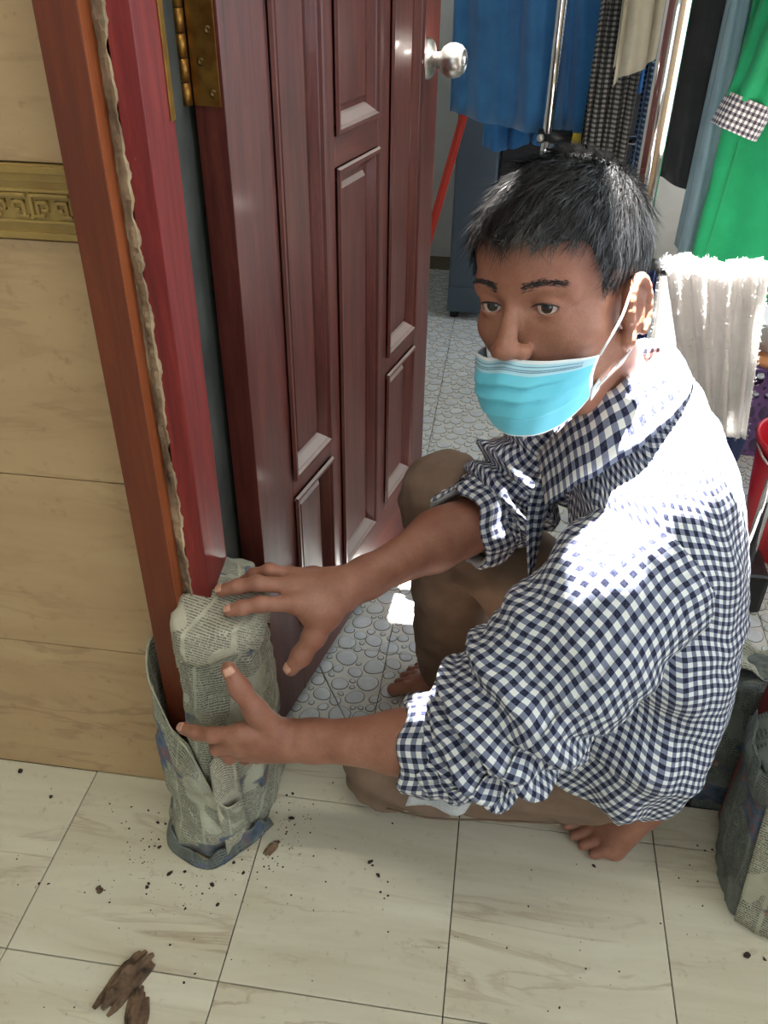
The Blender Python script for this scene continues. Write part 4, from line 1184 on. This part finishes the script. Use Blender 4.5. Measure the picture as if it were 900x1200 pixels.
# ---- wood debris
def splinter(name, a, b, w, h, seed, label, fib=6):
    """a bundle of broken fibres, every one with its own length and height"""
    rg = random.Random(seed); a = np.array(a); b = np.array(b); d = b-a; L = np.linalg.norm(d); d /= L
    s = np.array([-d[1], d[0], 0]); s /= np.linalg.norm(s); V = []; F = []
    for k in range(fib):
        o = len(V); c = (k+.5)/fib-.5
        t0 = rg.uniform(-.02, .22)+.15*abs(c); t1 = 1-rg.uniform(-.02, .25)-.10*abs(c)
        hw = w/fib*rg.uniform(.8, 1.5); hh = h*(1-1.1*abs(c))*rg.uniform(.7, 1.15)
        n = 9
        for j in range(n):
            t = t0+(t1-t0)*j/(n-1); q = math.sin(PI*min(1, max(0, (j+.35)/(n-.3))))**.45
            sx = c*w+rg.uniform(-.08, .08)*w/fib*2; zz = hh*q*(1+.2*rg.uniform(-1, 1))
            m = a+d*L*t
            for (ds, dz) in ((-hw*q, 0), (hw*q, 0), (hw*.55*q, zz), (-hw*.6*q, zz*.9)):
                p = m+s*(sx+ds); V.append((p[0], p[1], .0004+dz+max(0, a[2]-.01)*(1-t)+.0002*k))
        for j in range(n-1):
            for i in range(4):
                p, q_ = o+j*4+i, o+j*4+(i+1) % 4; F.append((p, q_, q_+4, p+4))
        F.append((o+3, o+2, o+1, o)); F.append((o+n*4-4, o+n*4-3, o+n*4-2, o+n*4-1))
    o = mesh(name, V, F, M['rotten'], smooth=False); tag(o, label, 'wood chip'); return o
sp1 = splinter('rotten_wood_splinter', (.155, -.368, .010), (.204, -.268, .010), .034, .017, 3, 'long dark splinter of rotten wood lying across a floor tile joint')
splinter('rotten_wood_splinter', (.200, -.318, .008), (.216, -.392, .008), .026, .010, 8, 'short brown flake of rotten wood tucked under the longer splinter')
splinter('rotten_wood_splinter', (.313, -.112, .004), (.328, -.082, .004), .011, .006, 12, 'curled black sliver of rotten wood near the wrapped hinge jamb')
splinter('rotten_wood_splinter', (.088, -.205, .004), (.094, -.194, .004), .009, .007, 14, 'small black lump of rotten wood alone on a tile')
crumb_me = []
for k in range(4):
    bm = bmesh.new(); bmesh.ops.create_icosphere(bm, subdivisions=1, radius=1); rg = random.Random(k)
    for v in bm.verts: v.co *= .6+.7*rg.random(); v.co.z *= .6
    zm = min(v.co.z for v in bm.verts)
    for v in bm.verts: v.co.z -= zm
    me = bpy.data.meshes.new('wood_crumb'); bm.to_mesh(me); bm.free(); me.materials.append(M['crumb']); crumb_me.append(me)
big = [(-0.124, -0.021, 4), (-0.052, -0.059, 3.2), (-0.0, -0.204, 2.2), (0.013, -0.202, 1.6), (0.113, -0.216, 1.4), (0.157, -0.186, 3), (0.158, -0.18, 2), (0.182, -0.16, 3.4), (0.203, -0.154, 2.4), 
       (0.25, -0.167, 3.2), (0.267, -0.196, 2.4), (0.223, -0.209, 2), (0.271, -0.129, 2.6), (0.29, -0.142, 2.4), (0.302, -0.008, 3), (0.3, -0.012, 2.4), (0.321, 0.001, 2), (0.33, 0.006, 2.4), 
       (0.338, -0.041, 3.4), (0.29, 0.06, 3), (0.279, 0.064, 2), (0.472, -0.096, 3.2), (0.477, -0.102, 1.8), (0.488, -0.116, 3), (0.495, -0.142, 1.8), (0.507, -0.146, 1.8), (0.502, -0.151, 1.4), 
       (0.806, -0.052, 2.6), (0.256, -0.309, 1.7), (0.266, -0.295, 1.4), (0.22, -0.263, 1.5), (0.134, -0.079, 2.4), (0.147, -0.08, 2), (0.151, -0.12, 2.6), (0.136, -0.122, 1.6), 
       (0.155, -0.064, 2), (0.111, -0.06, 1.6), (0.094, -0.096, 1.6), (0.079, -0.089, 1.3), (0.082, -0.058, 1.5), (0.174, -0.117, 1.5), (0.146, -0.107, 1.6), (1.011, 0.065, 2), (0.976, -0.0, 1.7), 
       (0.987, 0.003, 1.6), (0.966, 0.007, 1.4), (1.007, -0.16, 4.5), (1.03, -0.16, 2.4), (0.587, -0.211, 1.2), (0.68, -0.197, 1.3), (0.625, -0.25, 1.2), (0.713, -0.073, 1.1), (0.39, 0.036, 1.2), 
       (0.497, -0.025, 1.4), (0.949, -0.029, 1.2), (0.93, -0.053, 1.3), (0.709, -0.132, 1.2), (0.958, -0.093, 1.2), (0.75, -0.267, 1.4), (0.735, -0.273, 1.1)]      # x, y on the floor, size in mm
rg = random.Random(9)
for k, (cx_, cy_, s) in enumerate(big):
    p = (cx_, cy_); o = link('wood_crumb', crumb_me[k % 4]); q = s*.0011
    o.location = (p[0], p[1], .0002); o.scale = (q*(1+.6*rg.random()), q, q*.7); o.rotation_euler = (0, 0, rg.random()*6)
    if p[0] > .93: where = 'beside the cement smeared newspaper bundle'
    elif p[0] > .55: where = 'on the bare tiles below the bare foot'
    elif p[0] > .37: where = 'on the tile in front of the kneeling knee'
    elif p[1] < -.235: where = 'near the long rotten splinter'
    elif p[0] > .29: where = 'at the tile joint by the curled black sliver'
    elif p[0] < .06: where = 'near the foot of the marble wall'
    else: where = 'around the newspaper wrapped hinge jamb foot'
    tag(o, 'dark crumb of rotten wood '+where, 'wood crumb', 'crumbs '+where)
V = []; F = []
for k in range(420):
    c = rg.random()
    if c < .45: x, y = .10+rg.gauss(.09, .07), -.10+rg.gauss(-.02, .05)
    elif c < .7: x, y = .33+rg.gauss(0, .03), -.06+rg.gauss(0, .05)
    else: x, y = rg.uniform(-.1, 1.2), rg.uniform(-.38, -.02)
    if y > -.006: continue
    s = .0006+.0010*rg.random()**3; o = len(V)
    V += [(x-s, y-s*.6, .0002), (x+s*.8, y-s, .0002), (x+s, y+s*.7, .0002), (x-s*.5, y+s, .0002), (x, y, s)]
    F += [(o, o+1, o+4), (o+1, o+2, o+4), (o+2, o+3, o+4), (o+3, o, o+4)]
o = mesh('wood_dust', V, F, M['crumb'], smooth=False); tag(o, 'fine dark wood dust scattered over the cream tiles', 'dust', kind='stuff')

# ---- laundry beyond the doorway
M['towel_blue'] = cloth_mat('terry_blue', srgb(46, 112, 164), srgb(36, 94, 144), 500, bumpv=.5, sheen=.4)
M['towel_blue2'] = cloth_mat('cloth_blue', srgb(48, 118, 176), srgb(38, 102, 160), 400)
M['green'] = cloth_mat('jersey_green', srgb(14, 138, 86), srgb(20, 152, 98), 600)
M['black_cloth'] = cloth_mat('cloth_black', srgb(26, 28, 30), srgb(40, 42, 44), 500)
M['cream_cloth'] = cloth_mat('cloth_cream', srgb(206, 200, 178), srgb(190, 182, 160), 500)
M['pale_blue'] = cloth_mat('terry_pale_blue', srgb(150, 176, 186), srgb(130, 160, 172), 400, bumpv=.6)
M['towel_white'] = plain('terry_white', srgb(236, 233, 230), srgb(220, 216, 213), 30, .95, bump=1.0, bscale=420, bdist=.003)
_t = M['towel_white'].node_tree; _tl = _t.nodes.new('ShaderNodeBsdfTranslucent'); _tl.inputs[0].default_value = (.9, .88, .86, 1)
_mx = _t.nodes.new('ShaderNodeMixShader'); _mx.inputs[0].default_value = .4
_t.links.new(_t.nodes['Principled BSDF'].outputs[0], _mx.inputs[1]); _t.links.new(_tl.outputs[0], _mx.inputs[2]); _t.links.new(_mx.outputs[0], _t.nodes['Material Output'].inputs[0])
M['navy_cloth'] = cloth_mat('cloth_navy', srgb(22, 50, 104), srgb(16, 38, 84), 400)
M['small_check'] = gingham('small_check', .011, srgb(150, 148, 142), srgb(70, 68, 66), srgb(26, 26, 28))
M['cuff_check'] = gingham('cuff_check', .012, srgb(228, 226, 222), srgb(130, 126, 136), srgb(34, 30, 44))
M['dot_blue'] = gingham('dotted_blue', .009, srgb(150, 170, 190), srgb(58, 84, 118), srgb(34, 54, 88), rot=.78)
M['red_plastic'] = plain('red_plastic', srgb(186, 30, 44), srgb(170, 24, 38), 8, .35)
M['red_bar'] = plain('red_enamel', srgb(190, 54, 38), None, rough=.4)
M['purple'] = plain('purple_plastic', srgb(112, 84, 138), srgb(100, 74, 126), 8, .4)
M['slate'] = plain('slate_metal', srgb(70, 82, 92), srgb(62, 74, 84), 6, .45)
M['dark_glass'] = plain('dark_panel', srgb(14, 18, 24), None, rough=.25)
M['peach'] = plain('peach_plastic', srgb(226, 160, 112), None, rough=.4)
M['white_plastic'] = plain('white_plastic', srgb(206, 208, 208), None, rough=.4)
M['yellow_tape'] = plain('yellow_tape', srgb(206, 180, 60), None, rough=.5)

# shared rail high above for the hanging clothes
rail = empty('clothes_rail', (.35, 1.60, ZB)); tag(rail, 'thin chrome rack post with black joint before the blue towel', 'clothes rack')
tube('post', [(.672, 1.58, ZB), (.672, 1.58, 1.72)], .0145, M['chrome'], rail, 16)
tube('post', [(1.60, 1.58, ZB), (1.60, 1.58, 1.72)], .0145, M['chrome'], rail, 16)
tube('top_rail', [(.30, 1.63, 1.70), (1.75, 1.63, 1.70)], .0125, M['chrome'], rail, 14)
for yy in (1.44, 1.55, 1.79): tube('top_rail', [(.30, yy, 1.70), (1.75, yy, 1.70)], .008, M['chrome'], rail, 10)
tube('top_rail', [(.30, 1.255, 1.598), (1.75, 1.255, 1.598)], .008, M['chrome'], rail, 10)
tube('top_rail', [(.90, 1.34, 1.695), (1.75, 1.34, 1.695)], .008, M['chrome'], rail, 10)
for xx in (.31, 1.74): tube('cross_tie', [(xx, 1.255, 1.598), (xx, 1.44, 1.70), (xx, 1.79, 1.70)], .008, M['chrome'], rail, 10)
tube('low_rail', [(.690, 1.58, .705), (1.60, 1.58, .705)], .011, M['chrome'], rail, 14)
jt = tube('joint', [(.648, 1.580, .705), (.735, 1.580, .705)], .0175, M['black_plastic'], rail, 14)
tube('joint_band', [(.736, 1.58, .705), (.760, 1.58, .705)], .0125, M['yellow_tape'], rail, 14)
lathe('joint_screw', [(.010, 0), (.009, .004), (.003, .005)], M['steel'], jt, 12, Matrix.Translation((.655, 1.562, .705)) @ Matrix.Rotation(PI/2, 4, 'X'))
for p in ((.672, 1.58), (1.60, 1.58)): tube('foot', [(p[0], 1.38, ZB+.016), (p[0], 1.80, ZB+.016)], .014, M['black_plastic'], rail, 12)

def hang(name, xa, xb, z0, z1, y, mat, label, cat, folds=5, amp=.018, taper=0.0, slope=0.0, seed=0, nx=60, nz=50, xshift=0.0, group=None, depth=.03):
    """double cloth layer over a rail at z1: front and back sheets joined over the top; slope tilts the hem"""
    V = []; U = []; rows = []
    for j in range(nz):
        v = j/(nz-1)                                # 0 hem front, .5 top, 1 hem behind
        fr = v < .5; q = v/.5 if fr else (1-v)/.5
        for i in range(nx):
            u = i/(nx-1); x = xa+(xb-xa)*u
            xc = (xa+xb)/2; x = xc+(x-xc)*(1-taper*(1-q))+xshift*(1-q)
            zb = z0+slope*(u-.5)+.008*math.sin(u*folds*3+seed)+(0 if fr else .03)
            z = zb+(z1-zb)*q
            off = depth*(.35+.65*(1-q)) if q < .985 else depth*.2
            ph = u*folds*2*PI+seed+.5*math.sin((1-q)*3+seed)
            yy = y+(-off if fr else off)+amp*(.25+.75*(1-q))*math.sin(ph)+amp*.4*math.sin(ph*2.3+q*4)
            V.append((x+amp*.35*math.cos(ph)*(1-q), yy, z)); U.append((x, z+(0 if fr else 5)))
    o = mesh(name, V, grid_faces(nx, nz), mat, uv=U); solidify(o, .0025)
    tag(o, label, cat, group); return o
hang('towel', .405, .835, .715, 1.715, 1.65, M['towel_blue'], 'large blue terry towel hanging behind the thin chrome post', 'towel', 3, .022, slope=-.05, seed=1)
hang('blue_cloth', .50, .70, .640, 1.70, 1.79, M['towel_blue2'], 'bright blue cloth showing below the blue towel hem', 'cloth', 3, .018, slope=.02, seed=2)
hang('blue_cloth', .862, .93, .80, 1.71, 1.69, M['towel_blue2'], 'narrow folded blue cloth between towel and black check fabric', 'cloth', 2, .016, seed=4)
hang('checked_cloth', .775, .885, .60, 1.70, 1.54, M['small_check'], 'black and grey small checked cloth hanging from the rail', 'cloth', 3, .014, seed=5, xshift=-.02)
hang('dotted_cloth', .892, .955, .585, 1.70, 1.58, M['dot_blue'], 'dark blue dotted cloth beside the checked cloth', 'cloth', 2, .014, seed=6)
hang('cream_cloth', .80, .925, .895, 1.70, 1.44, M['cream_cloth'], 'cream cloth with pointed hem hanging over the dotted cloth', 'cloth', 2, .016, seed=7, slope=.10)
hang('black_garment', .945, 1.14, .63, 1.70, 1.44, M['black_cloth'], 'plain black garment hanging beside the thick chrome post', 'garment', 2, .014, slope=-.04, seed=8)
hang('pale_blue_towel', 1.015, 1.16, .47, 1.70, 1.34, M['pale_blue'], 'pale grey blue towel hanging behind the green shirt', 'towel', 3, .016, seed=9)

# green shirt with a gingham sleeve band
gs = empty('green_shirt', (1.22, 1.2, .45)); tag(gs, 'bright green shirt with gingham sleeve band hanging from rail', 'shirt')
def f_gs(t, th, V): return .016*np.sin(th*6+t*2)*(1-t*.6)+.004*wr(V, (6, 6, 4), 71)
gb = [(1.225, 1.20, .46, .205, .07, .07), (1.22, 1.2, .7, .19, .062, .062), (1.215, 1.2, 1.0, .175, .055, .055), (1.21, 1.2, 1.3, .17, .05, .05), (1.21, 1.2, 1.45, .08, .04, .04)]
_, _, g0 = garment('shirt_body', gb, 50, 90, (-1, 0, 0), f_gs, M['green'], gs, .12); solidify(g0, .0016)
gl_ = [(1.130, 1.16, 1.32, .060, .050, .050), (1.105, 1.14, 1.15, .052, .040, .040), (1.075, 1.125, .98, .048, .032, .032), (1.048, 1.115, .872, .046, .028, .028)]
_, _, g1 = garment('sleeve', gl_, 30, 40, (-1, 0, .2), f_gs, M['green'], gs, .06); solidify(g1, .0016)
gc = [(1.050, 1.115, .878, .049, .031, .031), (1.041, 1.114, .850, .050, .032, .032), (1.030, 1.113, .818, .050, .032, .032)]
_, _, g2 = garment('sleeve_band', gc, 8, 40, (-1, 0, .2), lambda t, th, V: .002*np.sin(th*5), M['cuff_check'], gs, .055); solidify(g2, .002)
tube('side_seam', [(1.035, 1.160, .47), (1.045, 1.155, .65), (1.055, 1.15, .82)], .0025, M['green'], gs, 6, 16)
tube('hanger', [(1.12, 1.2, 1.40), (1.21, 1.2, 1.48), (1.21, 1.21, 1.56), (1.21, 1.25, 1.60)], .004, M['chrome'], gs, 8, 24)

# thick chrome rack with the white towel bar
rk = empty('towel_rack', (.838, .78, ZB)); tag(rk, 'thick chrome upright rack with low bar carrying the white towel', 'clothes rack')
tube('post', [(.826, .775, ZB), (.826, .775, 1.75)], .0205, M['chrome'], rk, 24)
tube('post', [(1.56, .80, ZB), (1.56, .80, 1.75)], .0205, M['chrome'], rk, 24)
tube('low_bar', [(.838, .80, .628), (1.56, .80, .628)], .0105, M['chrome'], rk, 16)
lathe('bar_cap', [(.018, -.012), (.021, -.004), (.021, .008), (.015, .014)], M['black_plastic'], rk, 16, Matrix.Translation((.868, .80, .628)) @ Matrix.Rotation(PI/2, 4, 'Y'))
tube('leg', [(1.150, .66, .075), (1.150, .66, .628)], .0125, M['chrome'], rk, 16)
tube('leg_tie', [(1.150, .66, .615), (1.150, .80, .628)], .009, M['chrome'], rk, 12)
bm = bmesh.new(); add_box(bm, (1.125, .60, ZB+.002), (1.185, .71, .078), .010); bm_mesh('rack_foot', bm, M['black_plastic'], rk)
# white towel folded over the bar
def towel_pt(u, v):
    x = .888+.180*u
    if v < .42: q = 1-v/.42; z = .644-.330*q; y = .800-.020-.018*q; ex = .9
    elif v < .5: a = (v-.42)/.08*PI; z = .640+.016*math.sin(a); y = .800-.020*math.cos(a); q = 0; ex = 0
    else: q = (v-.5)/.5; z = .644-.30*q; y = .820+.030*q; ex = .7
    fold = .012*math.sin(u*4.2*PI+.4)*(1+.5*q)+.005*math.sin(u*11*PI)
    if v < .42: x = x+.075*q*(1-u)*1.0+.035*q
    else: x = x+.025*q
    return (x, y-abs(fold)*(1 if v < .5 else -1)-.004, z+.004*math.sin(u*9))
nx, nz = 56, 70
V = [towel_pt(i/(nx-1), j/(nz-1)) for j in range(nz) for i in range(nx)]
tw = mesh('towel', V, grid_faces(nx, nz), M['towel_white']); solidify(tw, .005); tag(tw, 'fluffy white towel folded over the low chrome bar', 'towel')
rgn = np.random.RandomState(3)
TV = np.array(V).reshape(nz, nx, 3); gn = np.cross(np.gradient(TV, axis=1), np.gradient(TV, axis=0)); gn /= np.linalg.norm(gn, axis=2)[..., None]
ii = rgn.randint(0, nx, 9000); jj = rgn.randint(0, nz, 9000)
root = TV[jj, ii]+rgn.normal(size=(9000, 3))*.0015; nn = gn[jj, ii]*np.where(jj < nz, 1, 1)[:, None]
ctr = np.array([.97, .805, .5]); sgn = np.sign(((root-np.array([0, .8, 0]))*nn)[:, 1]+1e-6); nn = nn*sgn[:, None]
pile = strands('towel_pile', root+nn*.002, nn, rgn.normal(size=(9000, 3))*.6, np.full(9000, .005), np.full(9000, .0007), M['towel_white'], tw); pile['kind'] = 'stuff'

# dark cabinet, red bar, bucket, basket, bag
cb = empty('cabinet', (.40, 2.10, ZB)); tag(cb, 'slate grey cabinet with dark recessed front behind the blue towel', 'cabinet')
box('body', (.405, 2.14, ZB+.03), (1.0, 2.62, 1.05), M['slate'], cb, .006)
box('side_panel', (.405, 2.10, ZB+.03), (.545, 2.145, 1.05), M['slate'], cb, .008)
box('front_panel', (.550, 2.12, ZB+.06), (.995, 2.145, 1.03), M['dark_glass'], cb, .004)
box('plinth', (.405, 2.092, ZB+.03), (.548, 2.11, .10), M['slate'], cb, .004)
for x in (.43, .97):
    for y in (2.13, 2.58): tube('foot', [(x, y, ZB), (x, y, ZB+.032)], .016, M['black_plastic'], cb, 12)
rb = empty('red_bar_frame', (.27, 1.98, ZB)); tag(rb, 'slanted red enamel bar leaning beside the slate cabinet', 'bar')
bm = bmesh.new(); a, b = Vector((.262, 2.0, ZB+.004)), Vector((.445, 2.0, .74)); d = (b-a); L = d.length
add_box(bm, (0, -.010, -.013), (L, .010, .013), .002)
bmesh.ops.transform(bm, matrix=Matrix.Translation(a) @ d.to_track_quat('X', 'Z').to_matrix().to_4x4(), verts=bm.verts); bm_mesh('bar', bm, M['red_bar'], rb)
bm = bmesh.new(); add_box(bm, (0, -.014, -.003), (L*.9, -.010, .003), .001)
bmesh.ops.transform(bm, matrix=Matrix.Translation(a) @ d.to_track_quat('X', 'Z').to_matrix().to_4x4(), verts=bm.verts); bm_mesh('bar_rib', bm, M['red_bar'], rb)

bk = empty('bucket', (1.300, .86, ZB)); tag(bk, 'red plastic bucket standing beside the black rack foot', 'bucket')
lathe('bucket_body', [(.098, 0), (.100, .004), (.118, .15), (.128, .265), (.134, .268), (.136, .278), (.131, .282), (.127, .276), (.116, .15), (.098, .012), (.0, .010)], M['red_plastic'], bk, 48, Matrix.Translation((1.300, .86, ZB)))
tube('handle', [(1.168, .86, .245), (1.19, .80, .225), (1.30, .735, .205), (1.41, .80, .225), (1.432, .86, .245)], .0035, M['steel'], bk, 8, 30)

ba = empty('laundry_basket', (1.42, 1.42, ZB)); tag(ba, 'purple plastic laundry basket with oval holes beyond the red bucket', 'basket')
# slab sides with oval openings
def oval_panel(x0, x1, z0, z1, nx, nz, xf):
    V = []; F = []; cw, ch = (x1-x0)/nx, (z1-z0)/nz; S = 20
    for a in range(nx):
        for b in range(nz):
            cx, cz = x0+cw*(a+.5), z0+ch*(b+.5)
            rx, rz = (cw*.36, ch*.42) if (a+b) % 2 == 0 or True else (cw*.3, ch*.2)
            rz *= 1.0 if b % 2 == 0 else .55
            o = len(V)
            for k in range(S):
                th = 2*PI*k/S; c, s = math.cos(th), math.sin(th); m = max(abs(c), abs(s))
                V.append(xf(cx+cw*.5*c/m, cz+ch*.5*s/m))
            for k in range(S):
                th = 2*PI*k/S; V.append(xf(cx+rx*math.cos(th), cz+rz*math.sin(th)))
            for k in range(S): F.append((o+k, o+(k+1) % S, o+S+(k+1) % S, o+S+k))
    return V, F
for nm, x0, x1, xf in (('side', 0, .50, lambda a, z: (1.205+a-.05*(.24-z)*0, 1.27-.10*(z-.1)*.3, z)), ('side', 0, .34, lambda a, z: (1.205-.05*(z-.1)*.4, 1.27+a, z)), ('side', 0, .50, lambda a, z: (1.205+a, 1.61, z)), ('side', 0, .34, lambda a, z: (1.705, 1.27+a, z))):
    V, F = oval_panel(x0, x1, ZB+.012, .235, 13 if x1 > .4 else 9, 5, xf)
    o = mesh(nm, V, F, M['purple'], ba, smooth=False); solidify(o, .004)
box('base', (1.205, 1.27, ZB), (1.705, 1.61, ZB+.012), M['purple'], ba, .003)
tube('rim', [(1.205, 1.262, .238), (1.705, 1.262, .238), (1.705, 1.61, .238), (1.198, 1.61, .238), (1.203, 1.262, .238)], .009, M['purple'], ba, 10)
bs = empty('wash_basin', (1.43, 1.42, .246)); tag(bs, 'white basin with peach rim resting on the purple basket', 'basin')
lathe('basin_body', [(.16, 0), (.17, .004), (.235, .10), (.232, .104), (.165, .014), (0, .012)], M['white_plastic'], bs, 40, Matrix.Translation((1.43, 1.42, .247)))
lathe('basin_rim', [(.160, -.001), (.236, .0), (.240, .016), (.215, .020), (.165, .006)], M['peach'], bs, 40, Matrix.Translation((1.43, 1.42, .247)))
bg = empty('cloth_bag', (1.10, 1.05, ZB)); tag(bg, 'slumped navy blue cloth bag on the floor behind the kneeling person', 'bag')
V = []
for j in range(22):
    t = j/21; z = ZB+.002+.37*t
    rr = (.085+.03*math.sin(t*PI))*(1-.75*max(0, t-.6)/.4*1.2)
    for i in range(40):
        th = 2*PI*i/40; r = max(.008, rr)*(1+.10*math.sin(3*th+t*4)+.05*math.sin(9*th+t*7))
        V.append((1.10+r*.85*math.cos(th)-.02*t, 1.05+r*.75*math.sin(th), z))
mesh('bag_body', V, grid_faces(40, 22, True)+[tuple(range(39, -1, -1)), tuple(range(21*40, 22*40))], M['navy_cloth'], bg)
tube('bag_tie', [(1.082+.03*math.cos(a), 1.05+.026*math.sin(a), .315) for a in np.linspace(0, 2*PI, 20)], .004, M['cream_cloth'], bg, 8)
hang('blue_cloth', .852, .878, .16, .642, .80, M['navy_cloth'], 'royal blue cloth hanging over the low bar beside white towel', 'cloth', 2, .008, seed=3, depth=.05)
